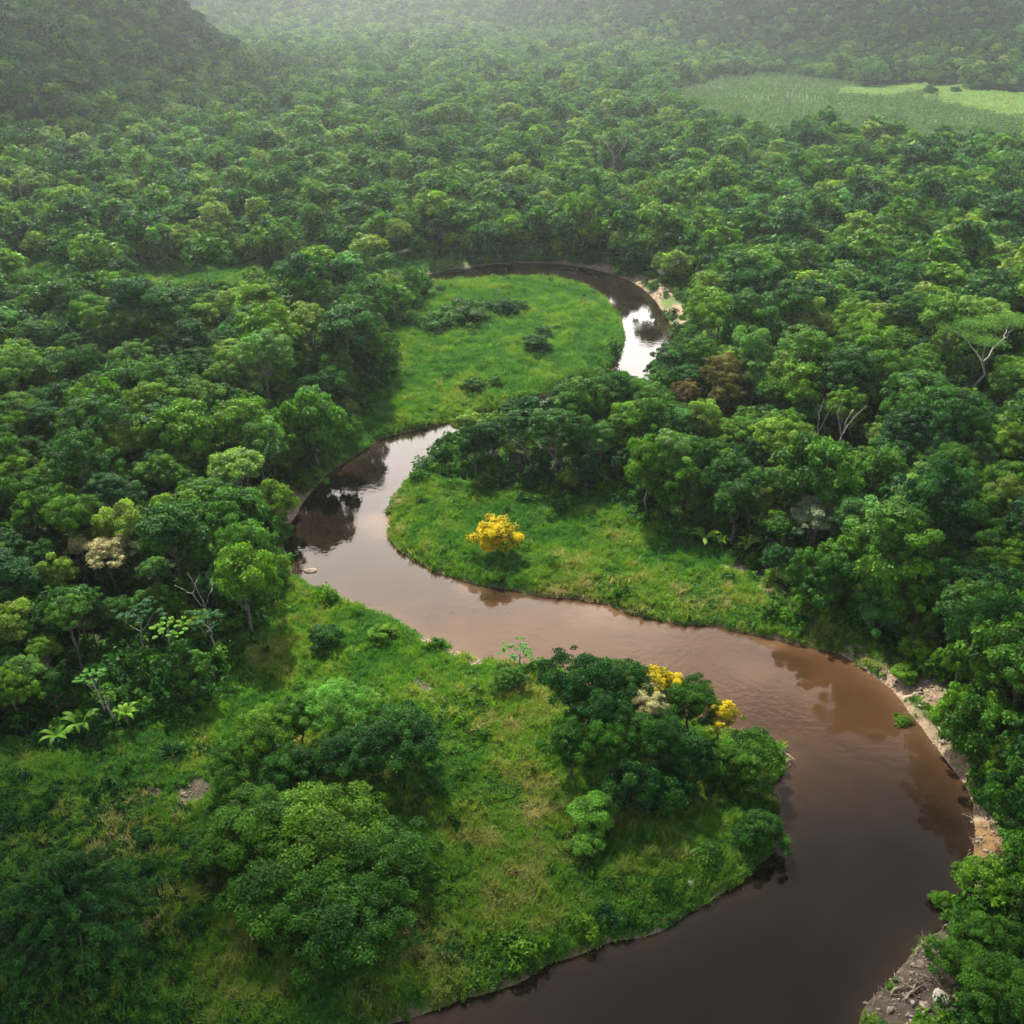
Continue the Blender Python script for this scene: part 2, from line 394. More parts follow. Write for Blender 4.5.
def tube(path, rad, k=6):
    path = np.asarray(path, float); rad = np.asarray(rad, float); n = len(path)
    t = np.gradient(path, axis=0); t /= np.linalg.norm(t, axis=1, keepdims=True)+1e-9
    ref = np.where(np.abs(t[:, 2:3]) > .9, [[1., 0, 0]], [[0, 0, 1.]])
    a = np.cross(t, ref); a /= np.linalg.norm(a, axis=1, keepdims=True); b = np.cross(t, a)
    th = np.linspace(0, 2*PI, k, endpoint=False)
    v = path[:,None]+rad[:,None,None]*(np.cos(th)[None,:,None]*a[:,None]+np.sin(th)[None,:,None]*b[:,None])
    v = v.reshape(-1, 3); i, j = np.meshgrid(np.arange(k), np.arange(n-1)); i2 = (i+1) % k
    f = np.stack([j*k+i, j*k+i2, (j+1)*k+i2, (j+1)*k+i], -1).reshape(-1, 4)
    v = np.vstack([v, path[-1:]+t[-1:]*rad[-1]]); e = (n-1)*k
    cap = np.stack([e+np.arange(k), e+(np.arange(k)+1) % k, np.full(k, len(v)-1), np.full(k, len(v)-1)], 1)[:, :3]
    return v, f, cap
def tubes(name, lst, mat, k=6):
    V, Q, T, o = [], [], [], 0
    for p, r in lst:
        v, f, c = tube(p, r, k); V.append(v); Q.append(f+o); T.append(c+o); o += len(v)
    return mesh(name, np.vstack(V), [np.vstack(Q), np.vstack(T)], True, mat)
def wobble(a, b, n, amt, r):
    t = np.linspace(0, 1, n)[:,None]; p = np.asarray(a)*(1-t)+np.asarray(b)*t
    w = r.normal(size=(n, 3))*amt; w[0] = 0; w[-1] = 0
    return p+w
def trunk_mesh(name, seed, zc, rad, pc, base_r, mat, bare=.55):
    r = np.random.default_rng(seed)
    top = np.array([r.normal()*.3, r.normal()*.3, zc*.95])
    fork = top*np.array([.6, .6, bare])
    tr = wobble((0, 0, -.4), top, 8, .12, r)
    lst = [(tr, np.linspace(base_r*1.25, base_r*.35, 8))]
    for q in pc[r.choice(len(pc), min(7, len(pc)), replace=False)]:
        s = tr[r.integers(4, 7)]
        e = np.array([q[0]*.85, q[1]*.85, zc+q[2]*.7])
        m = (s+e)/2+np.array([0, 0, -.25*abs(e[2]-s[2])])
        lst.append((np.array([s, (s+m)/2+r.normal(size=3)*.1, m, (m+e)/2+r.normal(size=3)*.15, e]), np.linspace(base_r*.5, base_r*.12, 5)))
    return tubes(name, lst, mat)
def lab(o, label, cat, group=None):
    o['label'] = label; o['category'] = cat
    if group: o['group'] = group
def empty(name, loc=(0, 0, 0), rz=0, s=1.0):
    o = bpy.data.objects.new(name, None); COL.objects.link(o)
    o.location = loc; o.rotation_euler = (0, 0, rz); o.scale = (s,)*3 if not hasattr(s, '__len__') else s
    o.empty_display_size = .5
    return o
def gz1(x, y): return float(ground(np.array([x]), np.array([y]))[0])

# ------------------------------------------------------------------ tree prototypes. Unit tree: crown radius 3 m, crown centre at zc
SHAPES = []   # (crown mesh, trunk mesh, zc) for the trees that are objects
specs = [  # hgt, npuff, puff radius, n leaves, leaf L, jitter, droop, flat
    (2.7, 64, .19, 13000, .25, .5, None, .5), (3.4, 54, .21, 13500, .26, .55, None, .3), (2.3, 76, .165, 13000, .22, .5, None, .6),
    (3.0, 44, .235, 12500, .30, .6, None, .4), (3.8, 70, .185, 14500, .25, .5, None, .2), (2.5, 34, .27, 11500, .34, .65, None, .5),
    (2.9, 84, .155, 14500, .20, .5, None, .5), (3.4, 46, .22, 13500, .28, .6, .35, .3), (2.2, 52, .20, 12000, .27, .5, None, .8), (3.1, 36, .26, 12000, .31, .7, None, .4),
    (2.5, 110, .15, 30000, .155, .65, .3, .5), (2.8, 90, .17, 30000, .165, .65, None, .4)]
for k, (hg, npf, pr, n, L, jt, dr, fl) in enumerate(specs):
    cm, pc = crown('crown', 100+k, 3.0, hg, npf, pr, n, L, M['leaf'], fl, jt, dr, -.35)
    zc = 5.6
    tm = trunk_mesh('trunk', 200+k, zc, 3.0, pc, .20, M['bark'])
    SHAPES.append((cm, tm, zc))
def lod(tag, n, Lm):
    c = bpy.data.collections.new(tag)
    for k, (hg, npf, pr, _, L, jt, dr, fl) in enumerate(specs[:9]):
        cm, pc = crown('crown_'+tag, 300+k, 3.0, hg, npf, pr, n, L*Lm, M['leaf'], fl, jt, dr, -.3)
        v = np.zeros(len(cm.vertices)*3, np.float32); cm.vertices.foreach_get('co', v); v = v.reshape(-1, 3); v[:,2] += 5.6
        cm.vertices.foreach_set('co', v.ravel())
        o = bpy.data.objects.new(f'{tag}{k:02d}', cm); c.objects.link(o)
    return c
LOD_MID = lod('mid_tree_', 4600, 1.65)
LOD_FAR = lod('far_tree_', 1500, 2.7)

# ------------------------------------------------------------------ geometry-node scatter for what nobody could count
def scatter(name, pts, rot, scl, idx, tint, coll, label):
    me = bpy.data.meshes.new(name); me.vertices.add(len(pts)); me.vertices.foreach_set('co', np.asarray(pts, np.float32).ravel())
    attr(me, 'rot', rot, 'FLOAT_VECTOR'); attr(me, 'scl', scl, 'FLOAT_VECTOR'); attr(me, 'idx', idx, 'INT'); attr(me, 'tint', tint)
    o = link(name, me); o['kind'] = 'stuff'; o['label'] = label
    ng = bpy.data.node_groups.new(name+'_scatter', 'GeometryNodeTree')
    ng.interface.new_socket('Geometry', in_out='INPUT', socket_type='NodeSocketGeometry')
    ng.interface.new_socket('Geometry', in_out='OUTPUT', socket_type='NodeSocketGeometry')
    n = ng.nodes.new; L = ng.links.new
    gi, go = n('NodeGroupInput'), n('NodeGroupOutput')
    ci = n('GeometryNodeCollectionInfo'); ci.inputs['Collection'].default_value = coll
    ci.inputs['Separate Children'].default_value = True; ci.inputs['Reset Children'].default_value = True
    ip = n('GeometryNodeInstanceOnPoints'); ip.inputs['Pick Instance'].default_value = True
    def na(nm, t):
        a = n('GeometryNodeInputNamedAttribute'); a.data_type = t; a.inputs['Name'].default_value = nm; return a.outputs[0]
    L(gi.outputs[0], ip.inputs['Points']); L(ci.outputs[0], ip.inputs['Instance'])
    L(na('idx', 'INT'), ip.inputs['Instance Index'])
    e = n('FunctionNodeEulerToRotation'); L(na('rot', 'FLOAT_VECTOR'), e.inputs[0]); L(e.outputs[0], ip.inputs['Rotation'])
    L(na('scl', 'FLOAT_VECTOR'), ip.inputs['Scale']); L(ip.outputs[0], go.inputs[0])
    md = o.modifiers.new('scatter', 'NODES'); md.node_group = ng
    return o

# ------------------------------------------------------------------ hand-placed trees and plants from the photograph
PLACED = []        # (x, y, radius) already taken
THINGS = []        # (root, px, py, size, class) for labels
def at_crown(px, py, zc, wpx):
    p = unp(px, py, zc + .9)
    dep = proj(p[0], p[1], zc)[2]
    return p[0], p[1], wpx*dep/F/2       # radius in metres
def part(name, me, parent, loc=(0, 0, 0), tint=None, scale=None):
    o = link(name, me, parent, loc)
    if tint is not None: o['tint'] = float(tint)
    if scale is not None: o.scale = scale
    return o
def place(name, label, cat, px, py, zc, wpx, shape, tint, group=None, mat=None, squash=1.0, seed=0, name2='crown'):
    """a tree whose crown centre is seen at (px, py), zc metres above ground"""
    x, y, rad = at_crown(px, py, zc, wpx)
    s = rad/3.0
    if wpx >= 54 and py > 600: shape = 10 + shape % 2
    root = empty(name, (x, y, gz1(x, y)-.05), random.uniform(0, 6.28))
    cm, tm, z0 = SHAPES[shape]
    if mat:
        key = (cm.name, mat)
        if key not in place.cache:
            c2 = cm.copy(); c2.materials.clear(); c2.materials.append(M[mat]); place.cache[key] = c2
        cm = place.cache[key]
    part('trunk', tm, root, (0, 0, 0), None, (s*.9, s*.9, zc/z0))
    part(name2, cm, root, (0, 0, zc), tint, (s, s, s*squash))
    lab(root, label, cat, group)
    PLACED.append((x, y, rad))
    THINGS.append([root, px, py, wpx, 'hand'])
    return root
place.cache = {}
LM = []   # landmarks for labels: (px, py, phrase)
def lm(px, py, s): LM.append((px, py, s))

# ---- yellow flowering trees
G_Y = 'yellow flowering trees by the river'
lab_y = [('round yellow flowering tree standing alone on the grassy tongue', 497, 537, 3.2, 43, 3, .85), ('yellow flowering tree at the back of the near clump, against the water', 660, 682, 6.2, 35, 0, .8),
         ('yellow flowering tree leaning over the water at the right end of the near clump', 720, 716, 4.6, 33, 6, .85)]
for l, px, py, zc, w_, sh_, sq in lab_y:
    place('yellow_flowering_tree', l, 'tree', px, py, zc, w_, sh_, random.random(), G_Y, 'yellow', sq)
lm(497,537,'the yellow tree on the grassy tongue')
# ---- cream and russet crowns
place('cream_flowering_tree', 'cream flowering tree in the middle of the near riverside clump', 'tree', 645, 710, 6.6, 44, 6, .6, 'cream flowering trees', 'cream', .8)
place('cream_flowering_tree', 'large cream flowering tree in the left forest above the white-stemmed trees', 'tree', 108, 556, 8.0, 44, 0, .4, 'cream flowering trees', 'cream', .8)
place('cream_flowering_tree', 'small brownish cream tree touching the large cream one on its left', 'tree', 80, 549, 7.6, 24, 6, .7, 'cream flowering trees', 'cream', .8)
place('russet_tree', 'russet and olive tree rising from the right forest beyond the tree strip', 'tree', 722, 376, 9.6, 44, 6, .75, 'russet trees', 'brown_leaf', .9)
place('russet_tree', 'small reddish brown tree to the left of the larger russet tree', 'tree', 688, 392, 8.6, 26, 6, .35, 'russet trees', 'brown_leaf', .9)
place('russet_tree', 'yellowish russet tree just below the larger russet tree', 'tree', 727, 394, 8.0, 26, 5, .8, 'russet trees', 'brown_leaf', .9)
place('pale_leaved_tree', 'silvery pale feathery tree at the right forest edge', 'tree', 815, 521, 7.4, 42, 7, .3, None, 'pale_leaf', .8)
lm(108,556,'the large cream tree'); lm(722,376,'the largest russet tree'); lm(815,521,'the silvery pale tree')
# ---- the near clump by the river
C4 = [(582,690,6.4,62,4,.12,'tall dark green tree at the left end of the near clump'),(622,697,6.6,54,1,.22,'dark rounded tree beside the yellow crown at the back of the near clump'),
      (606,722,6.0,50,7,.18,'dark green tree behind the two light crowns of the near clump'),(690,705,5.6,46,8,.42,'olive green tree between the two yellow trees of the near clump'),(572,748,5.2,44,0,.42,'mid green domed tree, left of two at the front of the near clump'),
      (612,750,5.4,50,2,.46,'mid green domed tree, right of two at the front of the near clump'),(655,748,5.6,52,3,.30,'green tree directly below the cream tree in the near clump'),
      (683,762,4.6,42,1,.16,'dark green tree between the cream tree and the feathery shrub'),(632,792,3.4,44,7,.10,'low blue-green tree at the foot of the near clump'),(672,796,3.0,40,5,.22,'low dark green tree nearest the riverbank grass in the near clump')]
for px, py, zc, w_, sh_, ti, l in C4:
    place('broadleaf_tree', l, 'tree', px, py, zc*.92, w_*1.2, sh_, ti*.7, 'trees of the near riverside clump', None, 1.1)
lm(645,712,'the near clump')
# ---- the clump on the near meadow
C1 = [(338,712,6.0,66,5,.86,'brightest light green tree, on top of the clump on the near meadow','fresh_leaf'),(398,752,4.4,88,3,.16,'broad dark green tree at the right end of the meadow clump',None),(352,762,4.4,70,7,.12,'dark green tree below the light green tree of the meadow clump',None),
      (268,738,4.6,62,1,.58,'yellow-green tree on the upper left of the meadow clump',None),(300,722,5.0,46,4,.36,'green tree between the light green and the yellow-green trees of the meadow clump',None),(236,772,3.8,56,8,.42,'mid green tree at the left end of the meadow clump',None),
      (290,775,3.8,58,9,.20,'dark tree in the middle of the meadow clump',None),(378,708,4.2,34,2,.66,'small bright green tree beside the light green one on the meadow clump',None)]
for px, py, zc, w_, sh_, ti, l, mt in C1:
    place('broadleaf_tree', l, 'tree', px, py, zc, w_, sh_, ti, 'trees of the meadow clump', mt, .85)
lm(338,712,'the light green tree of the meadow clump')
G_V = 'vine covered bushes on the near meadow'
C2 = [(322,838,3.8,120,7,.62,'bright green vine-covered bush, topmost of the low meadow thicket'),(258,838,3.4,100,7,.44,'green vine-covered bush at the left of the low meadow thicket'),(380,872,3.0,104,7,.30,'vine-covered bush at the right edge of the low meadow thicket'),
      (296,900,3.0,120,7,.34,'drooping vine-covered bush in the middle of the low meadow thicket'),(352,930,2.6,110,9,.26,'lowest vine-covered bush of the meadow thicket'),(218,852,2.0,56,5,.30,'small vine-covered bush at the far left of the low meadow thicket'),(270,872,2.4,50,5,.7,'small yellowish vine-covered bush inside the low meadow thicket')]
for px, py, zc, w_, sh_, ti, l in C2:
    place('vine_covered_bush', l, 'bush', px, py, zc, w_, sh_, ti, G_V, None, .72, name2='foliage')
# ---- shrubs
SH = [(325,641,1.5,30,3,.14,'dark round shrub alone on the bank grass near the left river bend',None),(745,760,2.6,72,6,.44,'large feathery green shrub overhanging the river at the clump',None),(762,832,1.5,46,1,.24,'dark shrub on the bank tip below the feathery shrub',None),
      (592,818,2.2,42,5,.74,'bright yellow-green shrub at the lower left of the near clump','fresh_leaf'),(588,846,1.4,30,5,.72,'smaller bright shrub just below the yellow-green shrub','fresh_leaf'),(508,684,1.3,34,2,.36,'grey-green shrub on the bank left of the near clump',None),(383,637,.8,26,5,.6,'low leafy shrub on the bank point',None),
      (535,350,1.3,26,3,.16,'dark shrub in the middle of the far meadow',None),(543,335,1.0,18,9,.2,'small dark shrub behind the dark shrub of the far meadow',None),(505,312,1.3,22,1,.12,'dark shrub at the right of the shrub row on the far meadow',None),(486,309,1.2,18,3,.14,'dark shrub in the middle of the shrub row on the far meadow',None),(520,309,1.2,16,9,.18,'small dark shrub ending the shrub row on the far meadow',None),(470,306,1.0,14,5,.2,'small dark shrub beginning the shrub row on the far meadow',None),
      (462,322,1.0,50,8,.30,'wide low green shrub on the far meadow near the left trees',None),(435,328,.9,34,5,.32,'low green shrub between the wide shrub and the left trees',None),(474,388,1.0,22,3,.34,'round shrub beside the bare patch on the far meadow',None),(494,384,1.0,16,1,.36,'small shrub right of the round one by the bare patch',None),
      (441,292,.9,10,3,.15,'tiny dark shrub under the tree line at the far meadow',None),(493,276,1.2,7,0,.8,'tiny yellowish shrub on the far meadow waterside',None),(462,278,1.0,7,0,.6,'tiny shrub where the far channel narrows',None),
      (930,93,3.5,13,1,.1,'dark bush at the left on the pale fields by the hill',None),(955,92,3.0,9,3,.12,'small dark bush at the right on the pale fields by the hill',None),
      (920,650,1.6,34,5,.6,'bright leafy shrub on the sandy right bank',None),(905,672,1.0,24,5,.64,'low bright shrub above the sandy patch',None),(905,710,.9,18,2,.5,'small shrub at the waterline of the sandy bank',None),
      (946,890,1.0,22,5,.5,'small shrub on the rocky right bank',None),(965,960,1.6,60,6,.42,'olive shrub over the rocks at the lower right bank',None),(990,940,2.0,60,4,.4,'green shrub behind the olive shrub at the lower right bank',None),(1000,1000,2.2,80,1,.36,'dark green shrub nearest the camera on the right bank',None),(985,880,1.8,46,5,.56,'green shrub beside the orange earth bank',None)]
for px, py, zc, w_, sh_, ti, l, mt in SH:
    place('shrub', l, 'shrub', px, py, zc, w_, sh_, ti, 'shrubs on the river plain', mt, .85, name2='foliage')

# ---- bare and white-stemmed trees
def branchy(seed, h, spread, r0, depth=3, n0=3, lean=0, up=.55):
    r = np.random.default_rng(seed); lst = []; tips = []
    def grow(p, d, ln, rad, lev):
        q = p + d*ln; path = wobble(p, q, 5, ln*.035, r)
        lst.append((path, np.linspace(rad, rad*.6, 5)))
        if lev == 0: tips.append((q, d)); return
        for k in range(2 if lev < depth else n0):
            a = r.uniform(0, 6.28) if lev < depth else k*6.28/n0+r.uniform(-.4, .4)
            side = np.array([math.cos(a), math.sin(a), 0])
            e = d*up + side*spread*r.uniform(.6, 1.2) + np.array([0, 0, .25]); e /= np.linalg.norm(e)
            grow(q, e, ln*r.uniform(.5, .75), rad*.58, lev-1)
    d0 = np.array([lean, 0, 1.0]); d0 /= np.linalg.norm(d0)
    grow(np.array([0, 0, -.3]), d0, h*.55, r0, depth)
    return lst, tips
def bare_tree(name, label, px, py, z, h, spread, r0, seed, sparse=None, depth=3, lean=0.0, group='bare white-limbed trees'):
    x, y, _ = at_crown(px, py, z, 10)
    root = empty(name, (x, y, gz1(x, y)-.05), random.uniform(0, 6.28) if sparse is None else 0)
    lst, tips = branchy(seed, h, spread, r0, depth, 3, lean)
    part('trunk', tubes('trunk', lst[:1], M['white_bark'], 7), root)
    for k, l in enumerate(lst[1:4]): pass
    part('limbs', tubes('limbs', lst[1:], M['white_bark'], 5), root)
    if sparse:
        r = np.random.default_rng(seed+5); n = sparse[0]
        tp = np.array([t[0] for t in tips]); id_ = r.integers(0, len(tp), n)
        c = tp[id_] + r.normal(size=(n, 3))*np.array([sparse[1], sparse[1], sparse[1]*.3])
        L = .32*r.uniform(.6, 1.3, n)
        me = leaf_mesh('crown', c, np.array([0, 0, 1])+r.normal(size=(n, 3))*.5, L, L*.55, r.uniform(.2, .8, n), M['leaf'], r)
        part('crown', me, root, (0, 0, 0), sparse[2])
    lab(root, label, 'tree', group)
    PLACED.append((x, y, 1.6)); THINGS.append([root, px, py, 30, 'hand'])
bare_tree('bare_tree', 'big white-limbed tree with a thin flat crown standing out of the right forest', 980, 372, 8.5, 17, 1.0, .34, 3, (6500, 1.25, .45), 3)
bare_tree('bare_tree', 'short white snag with two prongs in the right forest', 843, 428, 8.5, 11.5, .35, .20, 8, None, 2)
bare_tree('bare_tree', 'thin grey snag just left of the two-pronged white snag', 820, 420, 8.5, 11, .3, .12, 12, None, 2)
bare_tree('bare_tree', 'leafless white forked tree in the left forest above the umbrella trees', 203, 592, 8.0, 10.5, .5, .15, 21, None, 2)
bare_tree('bare_tree', 'leafless pale tree far up in the forest beyond the river', 614, 160, 9.5, 17, .8, .3, 25, None, 3)
bare_tree('bare_tree', 'leafless grey tree at the left edge below the dark hill', 20, 190, 9.5, 17, .8, .26, 29, None, 3)
bare_tree('bare_tree', 'thin white dead stem standing on the far meadow', 497, 296, 3.0, 6.5, .3, .13, 31, None, 1)
lm(980,372,'the big white-limbed tree'); lm(843,428,'the two-pronged white snag'); lm(203,592,'the leafless white forked tree')

# ---- umbrella trees (slender pale stem, rosettes of large leaves)
def rosette(c, r, n, L, elev):
    a = r.uniform(0, 6.28, n)+np.arange(n)*2.4
    out = np.stack([np.cos(a), np.sin(a), np.full(n, elev)], 1)
    out += r.normal(size=(n, 3))*.15
    ctr = c + out*L*.5
    nrm = np.stack([-np.cos(a)*.4, -np.sin(a)*.4, np.ones(n)], 1)+r.normal(size=(n, 3))*.25
    return ctr, nrm, a
def umbrella(label, px, py, zc, wpx, seed, tint, tilt=0.0, mat='leaf'):
    x, y, rad = at_crown(px, py, zc, wpx)
    r = np.random.default_rng(seed)
    root = empty('umbrella_tree', (x, y, gz1(x, y)-.05))
    tr = wobble((tilt, 0, -.4), (0, 0, zc), 7, .1, r)
    tips = []; lst = []
    nb = 6
    for k in range(nb):
        a = k*6.28/nb+r.uniform(-.4, .4); rr_ = rad*r.uniform(.5, .85)
        e = np.array([math.cos(a)*rr_, math.sin(a)*rr_, zc+r.uniform(.1, .7)])
        s = tr[r.integers(4, 6)]; m = (s+e)/2+np.array([0, 0, -.2])
        lst.append((np.array([s, m, e]), np.array([.055, .04, .03])*rad/2.5)); tips.append(e)
    tips.append(np.array([0, 0, zc+.7]))
    part('trunk', tubes('trunk', [(tr, np.linspace(.14, .07, 7))], M['white_bark'], 7), root)
    part('limbs', tubes('limbs', lst, M['white_bark'], 5), root)
    C, Nn = [], []
    for t in tips:
        for q in range(5):
            c0 = t + r.normal(size=3)*np.array([.4, .4, .18])*rad*.6
            c, nn, _ = rosette(c0, r, 26, rad*.18, .12); C.append(c); Nn.append(nn)
    C = np.vstack(C); Nn = np.vstack(Nn); n = len(C)
    L = rad*.20*r.uniform(.7, 1.25, n)
    part('crown', leaf_mesh('crown', C, Nn, L, L*.5, r.uniform(.2, .85, n), M[mat], r), root, (0, 0, 0), tint)
    lab(root, label, 'tree', 'umbrella trees at the left forest edge')
    PLACED.append((x, y, rad)); THINGS.append([root, px, py, wpx, 'hand'])
umbrella('blue-green umbrella tree with a branching white stem in the left forest', 138, 618, 7.2, 42, 41, .02)
umbrella('bright green umbrella tree right of the branching white-stemmed one', 168, 634, 6.2, 34, 42, .7, 0, 'fresh_leaf')
umbrella('blue-green umbrella tree with a straight white stem below the leafless forked tree', 210, 625, 6.4, 42, 43, .05)
umbrella('thin umbrella tree leaning over the banana plants', 92, 682, 6.4, 26, 44, .95, 1.2, 'fresh_leaf')
umbrella('small umbrella tree beside the leaning one above the palm', 106, 703, 4.4, 22, 45, .5, .6)
umbrella('slim small tree at the tip of the grassy tongue by the water', 421, 466, 3.2, 18, 46, .1)
umbrella('feathery blue-green sapling alone on the bank before the brown water', 520, 652, 2.4, 30, 47, .97)
lm(138,618,'the branching umbrella tree'); lm(92,682,'the leaning umbrella tree')

# ---- banana plants
def banana(label, px, py, z, wpx, seed, tint):
    x, y, rad = at_crown(px, py, z, wpx)
    r = np.random.default_rng(seed)
    root = empty('banana_plant', (x, y, gz1(x, y)-.05))
    n = 9; hs = z*.75
    stem = tubes('stem', [(wobble((0, 0, -.2), (0, 0, hs), 5, .05, r), np.linspace(.16, .10, 5))], M['bark'], 7)
    part('stem', stem, root)
    for k in range(n):
        a = k*2.4+r.uniform(-.3, .3); Lh = rad*r.uniform(.85, 1.15); rise = z*.45*r.uniform(.6, 1.2)
        t = np.linspace(0, 1, 9)
        out = t*Lh; zz = hs + rise*np.sin(t*PI*.72)*1.0 - .25*rise*t**3
        wd = .36*np.sin(np.clip(t*1.02+.02, 0, 1)*PI)**.6*rad*.35+.03
        ca, sa = math.cos(a), math.sin(a)
        mid = np.stack([out*ca, out*sa, zz], 1); sd_ = np.array([-sa, ca, 0])
        lft = mid + sd_*wd[:,None] - np.array([0, 0, 1])*wd[:,None]*.35; rgt = mid - sd_*wd[:,None] - np.array([0, 0, 1])*wd[:,None]*.35
        v = np.stack([lft, mid, rgt], 1).reshape(-1, 3)
        f = [[i*3+q, i*3+q+1, i*3+q+4, i*3+q+3] for i in range(8) for q in (0, 1)]
        me = mesh('leaf', v, np.array(f), True, M['leaf']); attr(me, 'leaf_var', np.full(len(v), r.uniform(.25, .8)))
        part('leaf', me, root, (0, 0, 0), .45+.3*tint)
    lab(root, label, 'banana plant', 'banana plants at the forest edges')
    PLACED.append((x, y, rad*.7)); THINGS.append([root, px, py, wpx, 'hand'])
banana('banana plant with an upright leaf at the left forest foot', 80, 722, 2.6, 44, 61, .3)
banana('lower banana plant at the far left of the forest foot', 56, 735, 2.0, 36, 62, .2)
banana('palm-like banana plant right of the leaning umbrella tree', 126, 716, 2.6, 30, 63, .8)
banana('left banana plant of the pair at the right forest edge', 706, 534, 2.8, 32, 64, .6)
banana('right banana plant of the pair at the right forest edge', 749, 543, 2.8, 30, 65, .6)
banana('small banana plant between the pair at the right forest edge', 722, 541, 2.0, 18, 66, .4)
lm(80,722,'the upright banana plant'); lm(706,534,'the left banana plant of the right forest')

# ---- bamboo clump, lower left
def bamboo(label, px, py, z, wpx, seed):
    x, y, rad = at_crown(px, py, z, wpx)
    r = np.random.default_rng(seed)
    root = empty('bamboo_clump', (x, y, gz1(x, y)-.05))
    C, Nn, LL, VV, lst = [], [], [], [], []
    ns = 230
    for k in range(ns):
        a = r.uniform(0, 6.28); reach = rad*math.sqrt(r.uniform(.02, 1)); top = z*1.5*r.uniform(.8, 1.1)*(1-.45*(reach/rad)**2)
        t = np.linspace(0, 1, 8)
        p = np.stack([np.cos(a)*reach*(t**1.7), np.sin(a)*reach*(t**1.7), top*np.sin(t*PI*(.5+.16*reach/rad))], 1)
        p[:, :2] += r.normal(size=2)*.5
        lst.append((p, np.linspace(.05, .012, 8)))
        v0 = r.uniform(.15, .75)
        for q in range(9):
            tt = r.uniform(.55, 1.0); i0 = min(int(tt*7), 6); c0 = p[i0]+(p[i0+1]-p[i0])*(tt*7-i0)
            m = 15
            c = c0+r.normal(size=(m, 3))*np.array([.22, .22, .16])*.95
            C.append(c); d = p[i0+1]-p[i0]
            Nn.append(np.array([math.cos(a)*.5, math.sin(a)*.5, .9])+r.normal(size=(m, 3))*.5); VV.append(np.full(m, v0)+r.normal(size=m)*.1+(.12 if tt > .85 else -.08))
            LL.append(.40*r.uniform(.7, 1.3, m))
    C, Nn, LL, VV = np.vstack(C), np.vstack(Nn), np.concatenate(LL), np.concatenate(VV)
    part('stems', tubes('stems', lst, M['bark'], 4), root)
    part('foliage', leaf_mesh('foliage', C, Nn, LL, LL*.36, VV, M['leaf'], r, .35), root, (0, 0, 0), .14)
    lab(root, label, 'bamboo clump')
    PLACED.append((x, y, rad)); THINGS.append([root, px, py, wpx, 'hand'])
bamboo('large dark bamboo clump with arching plumes at the lower left of the meadow', 72, 915, 4.6, 190, 71)

# ---- rocks and driftwood
def rock(label, px, py, wpx, seed, mat='rock', flat=.55, z=.5):
    x, y, rad = at_crown(px, py, z-.9, wpx)
    r = np.random.default_rng(seed)
    import bmesh
    bm = bmesh.new(); bmesh.ops.create_icosphere(bm, subdivisions=3, radius=1)
    v = np.array([q.co[:] for q in bm.verts])
    sc = np.array([rad*r.uniform(.9, 1.2), rad*r.uniform(.6, .9), rad*flat])
    for k in range(9):   # facet by cutting planes
        d = sphere_pts(1, r)[0]; h = r.uniform(.62, .9); e = np.maximum(v@d-h, 0); v = v-e[:,None]*d*.9
    for q, c in zip(bm.verts, v*sc): q.co = c
    me = bpy.data.meshes.new('rock'); bm.to_mesh(me); bm.free(); me.materials.append(M[mat])
    me.polygons.foreach_set('use_smooth', np.ones(len(me.polygons), bool))
    o = link('rock', me, None, (x, y, max(gz1(x, y), -.15)+rad*flat*.25)); o.rotation_euler = (r.uniform(-.2, .2), r.uniform(-.2, .2), r.uniform(0, 6.28))
    lab(o, label, 'rock', 'rocks along the river banks')
RK = [('large pale boulder among the rocks at the lower right bank',938,1003,20,'pale_rock'),('second pale boulder touching the large one at the lower right bank',924,1010,13,'rock'),
      ('brown rock in the water below the leaning driftwood',902,980,8,'rock'),('brown rock at the waterline beside the tangled branches',920,967,11,'rock'),('small rock alone in the shallows of the lower right bank',866,999,6,'rock'),
      ('rock in the water above the driftwood pole',948,925,9,'rock'),('small flat rock left of the rock above the driftwood pole',936,934,7,'rock'),('tan rock under the olive shrub',935,985,10,'rock'),('dark rock at the frame edge of the rocky bank',890,1012,11,'rock'),('pinkish rock between the boulders and the olive shrub',950,985,12,'rock'),
      ('white stone on the near bank grass above the dark water',690,886,12,'pale_rock'),('white stone lying on the bank tip under the dark shrub',727,812,9,'pale_rock'),('flat white stone on the grassy tongue left of the yellow tree',411,530,8,'pale_rock'),('pale stone at the bottom edge of the near meadow',315,1000,13,'pale_rock'),
      ('white stone on the sandy right bank',905,683,8,'pale_rock'),('white rock where the right bank meets the trees',971,776,10,'pale_rock'),('pale stone in the bare patch of the far meadow',437,391,8,'pale_rock'),('second pale stone left of the first in the bare patch of the far meadow',420,398,10,'pale_rock'),('white stone on the far meadow below the left trees',439,317,5,'pale_rock'),('pale rock on the eroded left bank',271,503,10,'pale_rock'),('dark rock breaking the water at the left bend',310,568,14,'rock'),('small dark rock beside the rock at the left bend',326,585,4,'rock')]
for k, (l, px, py, w_, mt) in enumerate(RK): rock(l, px, py, w_, 500+k, mt, .3 if 'flat' in l else .5)
